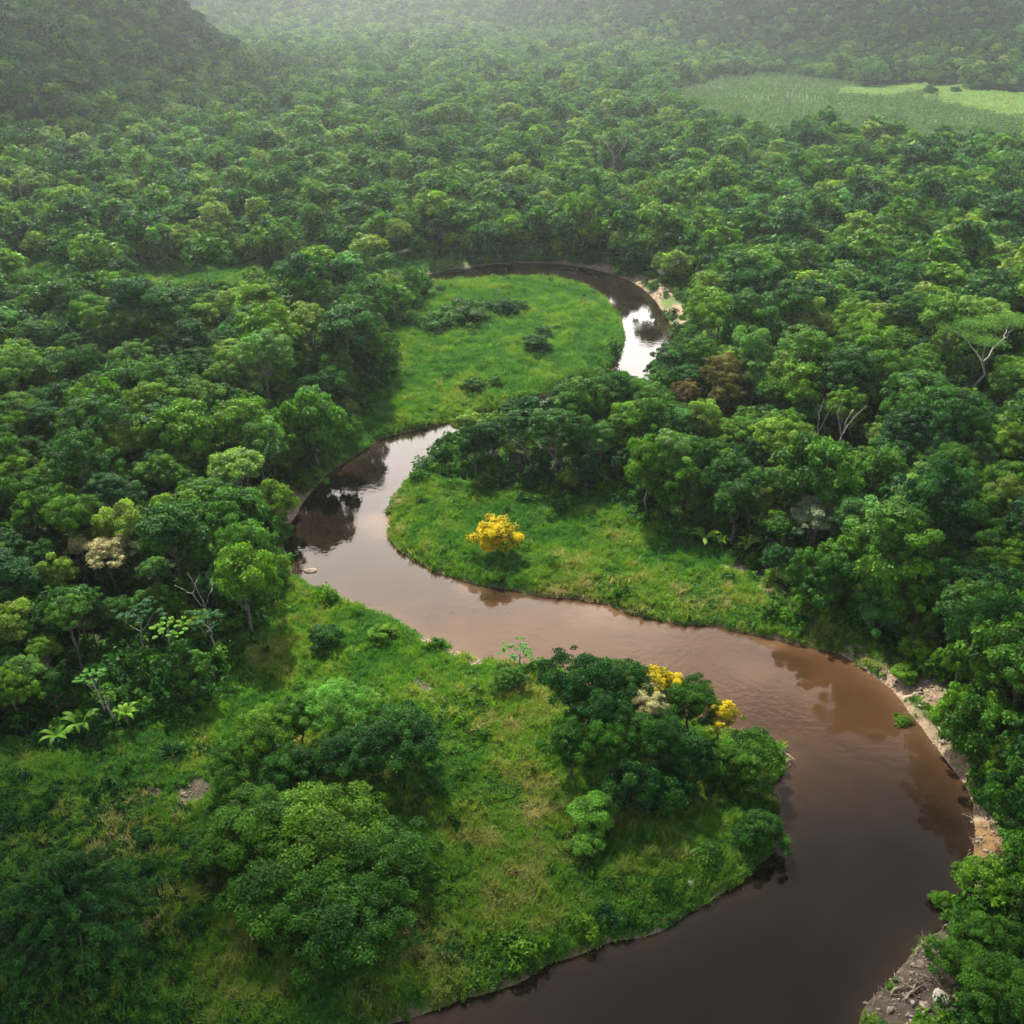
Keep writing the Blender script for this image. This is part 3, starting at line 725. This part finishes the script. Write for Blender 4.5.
def drift(label, p0, p1, r0, seed, fork=True, z=.5):
    a = unp(*p0, z); b = unp(*p1, z+.5); r = np.random.default_rng(seed)
    a[2] = gz1(a[0], a[1])+.12; b[2] = gz1(b[0], b[1])+.55
    ctr = (a+b)/2
    pth = wobble(a-ctr, b-ctr, 7, .07, r); lst = [(pth, np.linspace(r0, r0*.4, 7))]
    if fork:
        for s in (3, 4, 5): lst.append((wobble(pth[s], pth[s]+(b-a)*.25+r.normal(size=3)*.5+np.array([0, 0, .3]), 4, .04, r), np.linspace(r0*.45, r0*.15, 4)))
    o = link('driftwood', tubes('driftwood', lst, M['drift'], 6), None, ctr)
    lab(o, label, 'driftwood', 'driftwood on the river banks')
drift('pale driftwood pole leaning out of the water at the rocky bank', (916,955), (927,934), .09, 1)
drift('long bleached driftwood trunk lying across the rocky bank', (891,995), (922,981), .14, 2)
drift('thick driftwood log beside the two pale boulders', (905,1003), (917,985), .2, 3)
drift('fallen bleached trunk in the water at the clump tip', (776,741), (790,754), .18, 4)
drift('grey fallen branch on the sandy right bank', (895,683), (903,675), .12, 5)
drift('fallen trunk on the far bank beyond the upper bend', (588,263), (604,261), .25, 6)
drift('tangled fallen branches on the eroded left bank', (300,520), (308,508), .16, 7)

# ------------------------------------------------------------------ the forest
def forest_points():
    pts = []
    s = 4.0
    ys = np.arange(40, 560, s*.866)
    for k, yv in enumerate(ys):
        xm = yv*.78+30
        xs = np.arange(-xm, xm, s)+(k % 2)*s/2
        pts.append(np.stack([xs, np.full(len(xs), yv), np.full(len(xs), 1.0)], 1))
    s = 4.7
    for k, yv in enumerate(np.arange(560, 1860, s*.866)):
        xm = yv*.66+20
        xs = np.arange(-xm, xm, s)+(k % 2)*s/2
        pts.append(np.stack([xs, np.full(len(xs), yv), np.full(len(xs), 1.15)], 1))
    p = np.vstack(pts); p[:, :2] += R.uniform(-1, 1, (len(p), 2))*1.5*p[:, 2:3]
    return p
fp = forest_points()
sd = sdist(fp[:, :2], river)
om = open_mask(fp[:, :2])
ok = ~om & (sd > 1.2)
big = fbm(fp[:,0]/40, fp[:,1]/40, 3, 91)
pr_ = np.array(PLACED)
for (x, y, r_) in PLACED: ok &= np.hypot(fp[:,0]-x, fp[:,1]-y) > r_*.85
sm = sand_mask(fp[:,0], fp[:,1], sd)
ok &= sm < .55
fp, sd, big = fp[ok], sd[ok], big[ok]
n = len(fp)
rad = R.lognormal(math.log(2.25), .32, n)*(.85+.4*big)*fp[:,2]
emerg = R.random(n) < .05; rad[emerg] *= 1.45
rad = np.clip(rad, 1.3, 5.2)
hgt = rad*R.uniform(1.8, 2.5, n) + R.uniform(.6, 2.8, n)           # height of the crown's centre
nbo = np.zeros(n)
for q in np.linspace(0, 6.28, 8, endpoint=False): nbo += open_mask(fp[:, :2]+4.5*np.array([math.cos(q), math.sin(q)]))
edge = sstep(.5, 7, sd)*(1-.85*np.minimum(nbo, 3)/3); hgt *= .52+.48*edge
tint = np.clip(.38 + .44*(fbm(fp[:,0]/22, fp[:,1]/22, 3, 13)-.5) + R.normal(size=n)*.21, 0, .84)
special = R.random(n); tint[special < .03] = R.uniform(.8, .92, (special < .03).sum()); tint[special > .93] = R.uniform(.94, 1, (special > .93).sum()); tint[(special > .86)&(special < .93)] = .06
dist = np.hypot(fp[:,0], fp[:,1])
hl = hills(fp[:,0], fp[:,1]); tint = np.clip(tint-.30*sstep(4, 25, hl)*(fp[:,1] < 1440)*(tint < .93), 0, 1)  # crowns on the side hills tinted darker to paint in cloud shade
hgt[emerg] += 2.5
z = ground(fp[:,0], fp[:,1], sd)
squ = R.uniform(.82, 1.18, n)*(1+.35*(1-edge)); shp = R.integers(0, 10, n)
px, py, dep = proj(fp[:,0], fp[:,1], z+hgt)
size = rad*2*F/dep
# keep hand-placed things, the waterline and the open strips in sight
CLEAR = [(x_, 259) for x_ in range(520, 612, 13)]+[(618,264),(632,270),(646,278),(658,287),(668,300),(680,322)]+[(x_, 274+abs(x_-520)*.012) for x_ in range(440, 600, 14)]+[(612,284),(622,292),(634,300),(644,312),(652,325),(655,338),(650,350),(643,362),(636,372),(628,350),(630,325),(675,305),(684,318),(660,296),(668,330),(662,342),
         (435,432),(450,428),(420,440),(400,448),(372,462),(345,480),(325,500),(305,530),(20,271),(45,273),(60,275),(140,276),(165,276),(190,275),(215,276),(240,277),(265,279),(415,266),(430,268),(400,270),
         (976,800),(980,830),(984,850),(978,872),(972,895),(960,918),(962,772),(950,755),(936,735),(925,712),
         (612,318),(616,332),(618,346),(606,352),(600,366),(585,362),(570,375),(552,382),(535,392),(515,398),(495,405),(475,410),(590,345),(560,360),(540,372),(392,400),(384,420),(372,432),(396,370),(402,345),(425,312),(440,300)]
top, bot = size*.5*squ, size*.5*squ
keepm = np.ones(n, bool)
for a_, b_ in CLEAR: keepm &= ~((np.abs(px-a_) < size*.50)&(b_-py < bot)&(py-b_ < top)&(py > 0))
for t_ in THINGS:
    q_ = t_[0].location; dd_ = proj(q_.x, q_.y, 4.0)[2]
    if t_[0]['category'] in ('tree', 'banana plant', 'shrub'):
        keepm &= ~((dep < dd_+1.0)&(np.abs(px-t_[1]) < size*.48+t_[3]*.34)&(np.abs(py-t_[2]) < size*.46+t_[3]*.34))
keepm &= ~((px > 925)&(px < 1000)&(py > 735)&(py < 880)&(dep < 118))
keepm &= ~((px > 840)&(px < 985)&(py > 860)&(dep < 95)) & ~((px > 880)&(px < 950)&(py > 655)&(py < 740)&(dep < 130))
fp, sd, rad, hgt, tint, dist, z, squ, shp, px, py, dep, size, edge = [q_[keepm] for q_ in (fp, sd, rad, hgt, tint, dist, z, squ, shp, px, py, dep, size, edge)]
n = len(fp)
inview = (px > -20)&(px < 1044)&(py > -20)&(py < 1044)&(dep > 0)
# visibility: count how much of a crown a nearer crown hides
cand = np.where(inview & (py > 300))[0]
cand = cand[np.argsort(-size[cand])]
vis = []
allc = np.where(inview & (py > 280))[0]
for c in cand[:700]:
    nearer = allc[(dep[allc] < dep[c]-.5)]
    d = np.hypot(px[nearer]-px[c], (py[nearer]-py[c])*1.1)
    if (d < size[nearer]*.36).any(): continue
    vis.append(c)
    if len(vis) >= 290: break
vis = np.array(vis)
isobj = np.zeros(n, bool); isobj[vis] = True
TREE_ROOT = []
def tint_word(t):
    return ('deep blue-green' if t < .1 else 'dark green' if t < .24 else 'mid green' if t < .40 else 'fresh green' if t < .56 else 'yellow-green' if t < .78 else 'pale lime green' if t < .93 else 'bright bluish green')
def size_word(s, r_): return 'broad ' if r_ > 3.9 else 'small ' if r_ < 2.2 else ''
first = {}
for c in vis:
    k = int(shp[c]); cm, tm, z0 = SHAPES[k]; s = rad[c]/3
    if k not in first:
        root = empty('forest_tree'); root['category'] = 'tree'; root['group'] = 'trees of the riverside forest'; root['label'] = ''
        t = part('trunk', tm, root); cr = part('crown', cm, root, (0, 0, 1), .3)
        first[k] = (root, t, cr)
    else:
        r0, t0, c0 = first[k]
        root = r0.copy(); COL.objects.link(root)
        t = t0.copy(); COL.objects.link(t); t.parent = root
        cr = c0.copy(); COL.objects.link(cr); cr.parent = root
    root.location = (fp[c,0], fp[c,1], z[c]-.1); root.rotation_euler = (0, 0, R.uniform(0, 6.28))
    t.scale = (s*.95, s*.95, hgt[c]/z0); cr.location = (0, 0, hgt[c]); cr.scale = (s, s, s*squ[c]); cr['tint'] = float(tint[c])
    TREE_ROOT.append((root, c))
# ---- labels: counted outwards from the nearest landmark
lm(300,500,'the eroded left river bend'); lm(260,640,'the grass corridor by the left forest'); lm(20,745,'the left forest foot'); lm(20,560,'the left edge of the left forest')
lm(385,365,'the left tree line of the far meadow'); lm(430,455,'the tip of the grassy tongue'); lm(640,380,'the white water of the upper bend'); lm(560,500,'the back edge of the grassy tongue')
lm(640,520,'the tree strip behind the grassy tongue'); lm(860,640,'the end of the grassy tongue'); lm(930,690,'the sandy right bank'); lm(1000,830,'the orange earth bank'); lm(1000,560,'the right edge of the right forest'); lm(900,520,'the open middle of the right forest')
lm(120,440,'the middle of the left forest'); lm(30,400,'the upper left corner of the left forest'); lm(250,400,'the upper part of the left forest'); lm(930,440,'the upper part of the right forest'); lm(200,500,'the crest of the left forest'); lm(760,460,'the left part of the right forest')
DIRS = ['right of', 'below-right of', 'below', 'below-left of', 'left of', 'above-left of', 'above', 'above-right of']
ORD = ['nearest', 'second', 'third', 'fourth', 'fifth', 'sixth', 'seventh', 'eighth', 'ninth', 'tenth']
cells = {}
for root, c in TREE_ROOT:
    d = [math.hypot(px[c]-a, py[c]-b) for a, b, _ in LM]; k = int(np.argmin(d))
    ang = math.atan2(py[c]-LM[k][1], px[c]-LM[k][0]); s = int(round(ang/(PI/4))) % 8
    cells.setdefault((k, s), []).append((d[k], root, c))
for (k, s), lst in cells.items():
    lst.sort(key=lambda q: q[0])
    for o_, (dd, root, c) in enumerate(lst):
        tw = size_word(size[c], rad[c]) + tint_word(tint[c])
        root['label'] = f'{tw} tree, {ORD[min(o_, 9)]} {DIRS[s]} {LM[k][2]}'
# ---- the rest of the forest, as one mass
m = ~isobj & ((dist > 60) | True)
pp = np.stack([fp[:,0], fp[:,1], z-.1+(hgt-5.6*rad/3*1.0)], 1)
far = dist > 250
sc3 = np.stack([rad/3, rad/3, rad/3*squ], 1)
# crown sits 5.6 units up in the prototype: shift so its centre stands at hgt
pp[:,2] = z - .1 + hgt - 5.6*sc3[:,2]
rot = np.stack([np.zeros(n), np.zeros(n), R.uniform(0, 6.28, n)], 1)
both = bpy.data.collections.new('forest_sources')
mids = sorted(LOD_MID.objects, key=lambda o: o.name); fars = sorted(LOD_FAR.objects, key=lambda o: o.name)
for k, o in enumerate(mids): o.name = f'a_tree_{k:02d}'; both.objects.link(o)
for k, o in enumerate(fars): o.name = f'b_tree_{k:02d}'; both.objects.link(o)
idx = np.where(far, 9+shp % 9, shp % 9)
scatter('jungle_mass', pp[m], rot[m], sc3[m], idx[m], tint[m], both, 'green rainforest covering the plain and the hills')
print('forest', n, 'objects', len(vis), 'stuff', int(m.sum()))

# ---- undergrowth at the forest edges and on the banks
ug = bpy.data.collections.new('undergrowth_sources')
for k in range(4):
    cm, _ = crown('undergrowth', 700+k, 1.0, .8, 12, .42, 420, .30, M['leaf'], .4, .7, .3 if k % 2 else None, -.1)
    ug.objects.link(bpy.data.objects.new(f'undergrowth_{k}', cm))
cnt = 130000
up = np.stack([R.uniform(-260, 260, cnt), R.uniform(45, 400, cnt)], 1)
up = up[np.abs(up[:,0]) < up[:,1]*.62+14]
us = sdist(up, river); uo = open_mask(up)
clump = fbm(up[:,0]/5, up[:,1]/5, 3, 44)
# distance to forest border: test neighbours
nb = np.zeros(len(up))
for a in np.linspace(0, 6.28, 8, endpoint=False):
    nb += open_mask(up+np.array([math.cos(a), math.sin(a)])*3.5)
k1 = (~uo)&(us > .4)&(((nb > 0)&(R.random(len(up)) < .55)) | ((us < 7)&(R.random(len(up)) < .55)) | (R.random(len(up)) < .14))
k2 = uo & (us > .9) & (nb < 8) & (R.random(len(up)) < .10)
k4 = (~uo)&(us > 1)&(np.hypot(up[:,0]+42, up[:,1]-105) < 14)&(R.random(len(up)) < .6)
uax, uay, _ = proj(up[:,0], up[:,1], 1.0)
k5 = uo & (uax < 290) & (uay > 745) & (clump > .5) & (R.random(len(up)) < .35)
k3 = uo & (us > .8) & (clump > .60) & (R.random(len(up)) < .10)
kk = (k1 | k2 | k3 | k4 | k5) & (sand_mask(up[:,0], up[:,1], us) < .5)
up, us, sm3 = up[kk], us[kk], (uo & ~k2)[kk]
uz = ground(up[:,0], up[:,1], us); m2 = len(up)
s_ = R.uniform(.7, 1.8, m2); s_[sm3] *= .55
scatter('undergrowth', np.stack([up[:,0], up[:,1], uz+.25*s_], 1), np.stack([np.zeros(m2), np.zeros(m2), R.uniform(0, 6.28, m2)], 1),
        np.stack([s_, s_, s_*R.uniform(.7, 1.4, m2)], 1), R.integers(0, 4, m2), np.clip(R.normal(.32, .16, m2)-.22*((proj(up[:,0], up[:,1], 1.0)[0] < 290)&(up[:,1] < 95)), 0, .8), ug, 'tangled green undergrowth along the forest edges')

# ------------------------------------------------------------------ grass and weeds
def tuft(name, seed, nb, h, spread, wd, mat, lean=.5):
    r = np.random.default_rng(seed)
    b = r.normal(size=(nb, 2))*spread*.5; a = r.uniform(0, 6.28, nb); hh = h*r.uniform(.5, 1.2, nb); ln = hh*lean*r.uniform(.3, 1.4, nb)
    d = np.stack([np.cos(a), np.sin(a)], 1); sd_ = np.stack([-np.sin(a), np.cos(a)], 1)
    w_ = wd*r.uniform(.6, 1.3, nb)[:,None]
    z0 = np.zeros((nb, 1))
    p0 = np.hstack([b-sd_*w_, z0-.05]); p1 = np.hstack([b+sd_*w_, z0-.05])
    q = b+d*(ln*.35)[:,None]; p2 = np.hstack([q+sd_*w_*.8, (hh*.65)[:,None]]); p3 = np.hstack([q-sd_*w_*.8, (hh*.65)[:,None]])
    tip = np.hstack([b+d*ln[:,None], hh[:,None]*.92])
    v = np.stack([p0, p1, p2, p3, tip], 1).reshape(-1, 3); o = np.arange(nb)[:,None]*5
    me = mesh(name, v, [o+np.array([[0, 1, 2, 3]]), o+np.array([[3, 2, 4]])], False, mat)
    attr(me, 'leaf_var', np.repeat(np.clip(r.normal(.5, .2, nb), 0, 1), 5)); return me
gs = bpy.data.collections.new('grass_sources')
for k, (nb_, h_, sp_, w_, ln_) in enumerate([(34, .55, .42, .035, .6), (30, .75, .40, .035, .8), (40, .40, .50, .04, 1.0), (26, 1.0, .36, .03, .5)]):
    gs.objects.link(bpy.data.objects.new(f'grass_{k}', tuft('grass', 800+k, nb_, h_, sp_, w_, M['grass'], ln_)))
for k in range(3):
    cm, _ = crown('weed', 820+k, .42, .34, 6, .5, 60, .2, M['weed'], .3, .7, None, .0)
    gs.objects.link(bpy.data.objects.new(f'weed_{k}', cm))
def grass_in(poly, dens, seed):
    r = np.random.default_rng(seed); poly = np.array(poly)
    lo, hi = poly.min(0), poly.max(0); lo[1] = max(lo[1], 40)
    n = int((hi[0]-lo[0])*(hi[1]-lo[1])*dens)
    p = r.uniform(lo, hi, (n, 2)); p = p[inside(p, poly)]
    a, b, d = proj(p[:,0], p[:,1], 0)
    return p[(a > -120)&(a < 1144)&(b < 1110)]
gp = np.vstack([grass_in(OPEN_NEAR, 13, 1), grass_in(OPEN_TONGUE, 10, 2), grass_in(OPEN_MEADOW, 6, 3)]+[grass_in(p, 1.6, 4+k) for k, p in enumerate(OPEN_STRIP[:2])])
gsdv = sdist(gp, river)
sm = sand_mask(gp[:,0], gp[:,1], gsdv)
kp = (gsdv > .1)&(sm < R.uniform(.25, .9, len(gp)))
lip = (gsdv > .05)&(gsdv < .9)&(R.random(len(gp)) < .65); big_s = np.zeros(len(gp))
for c, r_, k_ in SANDW: big_s = np.maximum(big_s, (np.hypot(gp[:,0]-c[0], gp[:,1]-c[1]) < r_).astype(float))
kp |= lip & (big_s < .5)
gp, gsdv = gp[kp], gsdv[kp]; n2 = len(gp)
gzv = ground(gp[:,0], gp[:,1], gsdv)
patch = fbm(gp[:,0]/9, gp[:,1]/9, 4, 66); fine = fbm(gp[:,0]/2.2, gp[:,1]/2.2, 3, 67); wp = fbm(gp[:,0]/7+50, gp[:,1]/7, 3, 68)
farm = sstep(150, 190, gp[:,1])
gt = .21 + 1.1*(patch-.5) + .9*(fine-.5) + .15*np.exp(-gsdv/3)
# dried swathes
for p, r_, k_ in [((560,590),9,.25),((600,560),10,.15),((700,600),8,.2),((330,690),5,.15),((500,720),8,.22),((470,940),5,.2),((540,800),6,.25),((480,830),6,.2),((560,880),5,.2),((640,880),5,.2),((250,970),8,.3),((150,830),8,.12),((430,400),14,.25),((530,315),6,.15),((470,290),8,.2),((820,635),6,.3),((400,690),6,.15)]:
    c = unp(*p, 1); gt += k_*(1-sstep(r_*.3, r_, np.hypot(gp[:,0]-c[0], gp[:,1]-c[1])))
gt -= farm*.10; gt += .13*(1-sstep(88, 122, gp[:,1]))
gt = np.clip(gt + R.normal(size=n2)*.09, 0, 1)
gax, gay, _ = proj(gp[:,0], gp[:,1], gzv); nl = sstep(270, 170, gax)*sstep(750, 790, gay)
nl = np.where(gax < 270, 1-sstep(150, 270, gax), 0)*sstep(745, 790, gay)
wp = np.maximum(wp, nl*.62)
isw = (R.random(n2) < np.clip((wp-.46)*4, 0.04, .75)*(1-.6*farm))
gi = np.where(isw, R.integers(4, 7, n2), R.integers(0, 4, n2))
s_ = .85*R.uniform(.7, 1.35, n2)*(.7+.8*fine)*(1+.35*farm)
tilt = R.normal(size=(n2, 2))*.22
# wind-laid tall grass on the far meadow: curved swathes
ca = unp(455, 330, 1); swr = np.hypot(gp[:,0]-ca[0], (gp[:,1]-ca[1])*1.0); sw = np.sin(swr*1.05+4*vnoise(gp[:,0]/14, gp[:,1]/14, 5))
sw = sw*sstep(.35, .65, fbm(gp[:,0]/16, gp[:,1]/16, 2, 71)); tilt[:,0] += farm*.35*sw; s_ *= 1+farm*.28*sw; gt = np.clip(gt + farm*.07*sw, 0, 1)
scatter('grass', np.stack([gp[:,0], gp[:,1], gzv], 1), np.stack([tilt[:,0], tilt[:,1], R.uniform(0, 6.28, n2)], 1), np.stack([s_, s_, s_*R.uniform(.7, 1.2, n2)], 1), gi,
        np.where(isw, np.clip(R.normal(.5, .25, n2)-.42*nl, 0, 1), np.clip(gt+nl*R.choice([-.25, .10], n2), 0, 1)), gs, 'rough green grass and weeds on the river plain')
print('grass', n2)
# ---- plantation of young trees and the pale fields
pl = bpy.data.collections.new('plantation_sources')
for k in range(3):
    cm, _ = crown('young_tree', 850+k, .8, 1.9, 12, .5, 160, .45, M['plantation'], .2, .6, None, -.6)
    pl.objects.link(bpy.data.objects.new(f'young_{k}', cm))
P_ = np.array(PLANTATION); lo, hi = P_.min(0), P_.max(0)
xs, ys = np.meshgrid(np.arange(lo[0], hi[0], 2.6), np.arange(lo[1], hi[1], 4.6)); q = np.stack([xs.ravel(), ys.ravel()], 1)
q[:,0] += q[:,1]*.25 % 2.6; q += R.normal(size=q.shape)*.35; q = q[inside(q+np.stack([fbm(q[:,0]/14, q[:,1]/14, 3, 5)-.5, fbm(q[:,0]/14, q[:,1]/14, 3, 6)-.5], 1)*60, P_)]
q = q[~(inside(q, np.array(FIELDS[0])) | inside(q, np.array(FIELDS[1])))]
nq = len(q); qz = ground(q[:,0], q[:,1]); s_ = R.uniform(.8, 1.3, nq)*(.35+1.3*fbm(q[:,0]/22, q[:,1]/22, 4, 3))
scatter('plantation', np.stack([q[:,0], q[:,1], qz+1.6*s_], 1), np.stack([np.zeros(nq), np.zeros(nq), R.uniform(0, 6.28, nq)], 1), np.stack([s_, s_, s_], 1), R.integers(0, 3, nq), R.random(nq), pl, 'dense rows of young plantation trees')
fpnt = []
for k, f_ in enumerate(FIELDS):
    f_ = np.array(f_); lo, hi = f_.min(0), f_.max(0); qq = R.uniform(lo, hi, (int((hi-lo).prod()*.35), 2)); fpnt.append(qq[inside(qq, f_)])
q = np.vstack(fpnt); nq = len(q); qz = ground(q[:,0], q[:,1]); s_ = R.uniform(1.5, 2.8, nq)
scatter('field_grass', np.stack([q[:,0], q[:,1], qz], 1), np.stack([np.zeros(nq), np.zeros(nq), R.uniform(0, 6.28, nq)], 1), np.stack([s_, s_, s_*.5], 1), R.integers(0, 4, nq), np.clip(R.normal(.46, .15, nq), 0, 1), gs, 'pale green grass on the far fields')

pb = bpy.data.collections.new('pebble_sources')
for k in range(3):
    r_ = np.random.default_rng(900+k); a_ = np.array([(1,0,0),(-1,0,0),(0,1,0),(0,-1,0),(0,0,.6),(0,0,-.6)])*r_.uniform(.6, 1.2, (6, 1))
    f_ = np.array([[0,2,4],[2,1,4],[1,3,4],[3,0,4],[2,0,5],[1,2,5],[3,1,5],[0,3,5]])
    pb.objects.link(bpy.data.objects.new(f'pebble_{k}', mesh('pebble', a_, f_, False, M['rock'] if k else M['pale_rock'])))
for k in range(2):
    r_ = np.random.default_rng(910+k); ls = [(wobble(r_.normal(size=3)*.3, r_.normal(size=3)*.3+np.array([1.2-k*.5, .3, .25]), 4, .05, r_), np.linspace(.035, .012, 4)) for _ in range(4)]
    pb.objects.link(bpy.data.objects.new(f'twig_{k}', tubes('twig', ls, M['drift'], 4)))
Q = []
for (c, r_, k_) in SANDW:
    m_ = int(r_*r_*3.14*(2.2 if c[1] < 120 else .5)); Q.append(np.array(c)+R.normal(size=(m_, 2))*r_*.55)
Q = np.vstack(Q); qs = sdist(Q, river); k_ = (qs > -.5)&(sand_mask(Q[:,0], Q[:,1], qs) > .3); Q, qs = Q[k_], qs[k_]; nq = len(Q)
ix = R.choice(5, nq, p=[.3, .25, .25, .1, .1]); s_ = np.where(ix < 3, R.lognormal(-2.0, .6, nq), R.uniform(.5, 1.1, nq))
scatter('pebbles', np.stack([Q[:,0], Q[:,1], ground(Q[:,0], Q[:,1], qs)+.05], 1), np.stack([R.normal(size=nq)*.2, R.normal(size=nq)*.2, R.uniform(0, 6.28, nq)], 1), np.stack([s_, s_, s_*.8], 1), ix, R.random(nq), pb, 'pebbles and dry twigs on the bare banks')

# ------------------------------------------------------------------ haze
hb = bpy.data.meshes.new('haze'); hm, nt = nodes('haze_air'); nn = N(nt)
v = nn('ShaderNodeVolumePrincipled'); v.inputs['Color'].default_value = (.86, .97, .96, 1); v.inputs['Density'].default_value = .00011; v.inputs['Anisotropy'].default_value = .65
nn('ShaderNodeOutputMaterial', i_Volume=v.outputs[0])
zl, zt, e = float(gz.min())-1, max(float(gz.max())+25, 330), 4500
vv = [(x, y, q) for q in (zl, zt) for x, y in ((-e, -e), (e, -e), (e, e), (-e, e))]
hme = mesh('haze', vv, np.array([[3, 2, 1, 0], [4, 5, 6, 7], [0, 1, 5, 4], [1, 2, 6, 5], [2, 3, 7, 6], [3, 0, 4, 7]]), False, hm)
ho = link('haze', hme); ho['kind'] = 'stuff'; ho['label'] = 'pale morning haze over the forest'

# ------------------------------------------------------------------ light
SUN_EL, SUN_AZ = math.radians(49), math.radians(-20)     # azimuth clockwise from the view direction
wd_ = bpy.data.worlds.new('World'); SC.world = wd_; wd_.use_nodes = True
nt = wd_.node_tree; nt.nodes.clear(); n_ = N(nt)
sky = n_('ShaderNodeTexSky', sky_type='NISHITA', sun_disc=False, sun_elevation=SUN_EL, sun_rotation=SUN_AZ, air_density=1.2, dust_density=1.0)
tc = n_('ShaderNodeTexCoord').outputs['Generated']
mp = n_('ShaderNodeMapping', i_Vector=tc); mp.inputs['Scale'].default_value = (1, 1, 2.4)
cn = n_('ShaderNodeTexNoise', i_Vector=mp.outputs[0], i_Scale=2.2, i_Detail=8.0, i_Roughness=.58).outputs[0]
sz = n_('ShaderNodeSeparateXYZ', i_Vector=tc).outputs[2]
sy = n_('ShaderNodeSeparateXYZ', i_Vector=tc).outputs[1]
low = n_.ramp(sz, [(.0, (1, 1, 1)), (.46, (.95, .95, .95)), (.58, (.82, .82, .82)), (.67, (.12, .12, .12)), (.73, (0, 0, 0))])
low = n_.mix(1.0, low, n_.ramp(n_.math('ADD', n_.math('MULTIPLY', sy, .5), .5), [(.5, (0, 0, 0)), (.8, (1, 1, 1))]), 'MULTIPLY')
cl = n_.ramp(n_.math('ADD', cn, n_.math('MULTIPLY', low, .22)), [(.52, (0, 0, 0)), (.70, (1, 1, 1))])
skyb = n_('ShaderNodeBackground', i_Color=sky.outputs[0], i_Strength=.05)
cst = n_.ramp(sz, [(.0, (1, 1, 1)), (.40, (1, 1, 1)), (.50, (.85, .85, .85)), (.58, (.66, .66, .66)), (.64, (.3, .3, .3)), (.70, (.1, .1, .1))])
clb = n_('ShaderNodeBackground', i_Color=(1.0, .97, .95, 1), i_Strength=n_.math('MULTIPLY', cst, 2.5))
mx = n_('ShaderNodeMixShader', i_0=cl, i_1=skyb.outputs[0], i_2=clb.outputs[0])
n_('ShaderNodeOutputWorld', i_Surface=mx.outputs[0])
sl = bpy.data.lights.new('sun', 'SUN'); sl.energy = 5.0; sl.angle = math.radians(1.5); sl.color = (1, .94, .82)
so = bpy.data.objects.new('sun', sl); COL.objects.link(so); so.location = (0, 0, 400)
dv = Vector((math.sin(SUN_AZ)*math.cos(SUN_EL), math.cos(SUN_AZ)*math.cos(SUN_EL), math.sin(SUN_EL)))
so.rotation_euler = dv.to_track_quat('Z', 'Y').to_euler()

# ------------------------------------------------------------------ unseen clouds added so their shadows darken the frame corners and the hills
cm_, nt = nodes('shade_cloud_vapour'); nn = N(nt)
v = nn('ShaderNodeVolumePrincipled'); v.inputs['Color'].default_value = (.97, .97, .98, 1); v.inputs['Density'].default_value = .020; v.inputs['Anisotropy'].default_value = .6
nn('ShaderNodeOutputMaterial', i_Volume=v.outputs[0])
import bmesh
for k, (sx, sy, rx, ry, th, gh) in enumerate([(-78, 60, 44, 30, 34, 0), (15, 42, 95, 26, 30, 0), (-345, 800, 175, 330, 36, 90), (440, 1180, 270, 220, 36, 90), (-108, 125, 32, 46, 22, 0), (88, 86, 26, 48, 26, 0)]):
    zc = 720.0+15*k; t = (zc-gh)/dv.z
    bm = bmesh.new(); bmesh.ops.create_icosphere(bm, subdivisions=4, radius=1)
    vv = np.array([q.co[:] for q in bm.verts])
    lump = 1+.55*(fbm(vv[:,0]*2.2+k*9, vv[:,1]*2.2+vv[:,2]*1.3, 3, 400+k)-.5)
    for q, c in zip(bm.verts, vv*lump[:,None]*np.array([rx, ry, th])*1.12): q.co = c
    me = bpy.data.meshes.new('shade_cloud'); bm.to_mesh(me); bm.free(); me.materials.append(cm_)
    o = link('shade_cloud', me, None, (sx+dv.x*t, sy+dv.y*t, zc)); o['kind'] = 'stuff'; o['label'] = 'one of several unseen clouds added to shade the river plain'

# ------------------------------------------------------------------ camera and render
cd = bpy.data.cameras.new('camera'); co = bpy.data.objects.new('camera', cd); COL.objects.link(co)
co.location = (0, 0, H); co.rotation_euler = (PI/2-PITCH, 0, 0)
cd.sensor_width = 36; cd.lens = 36*F/1024; cd.clip_start = .5; cd.clip_end = 12000
SC.camera = co
SC.view_settings.view_transform = 'Standard'; SC.view_settings.look = 'None'; SC.view_settings.gamma = 1; SC.view_settings.exposure = 1.5
SC.render.engine = 'CYCLES'
cy = SC.cycles
cy.max_bounces = 5; cy.diffuse_bounces = 2; cy.glossy_bounces = 3; cy.transmission_bounces = 3; cy.volume_bounces = 0; cy.transparent_max_bounces = 4
cy.use_denoising = True; cy.denoiser = 'OPENIMAGEDENOISE'; cy.sample_clamp_indirect = 6
cy.caustics_reflective = False; cy.caustics_refractive = False
SC.render.use_persistent_data = False
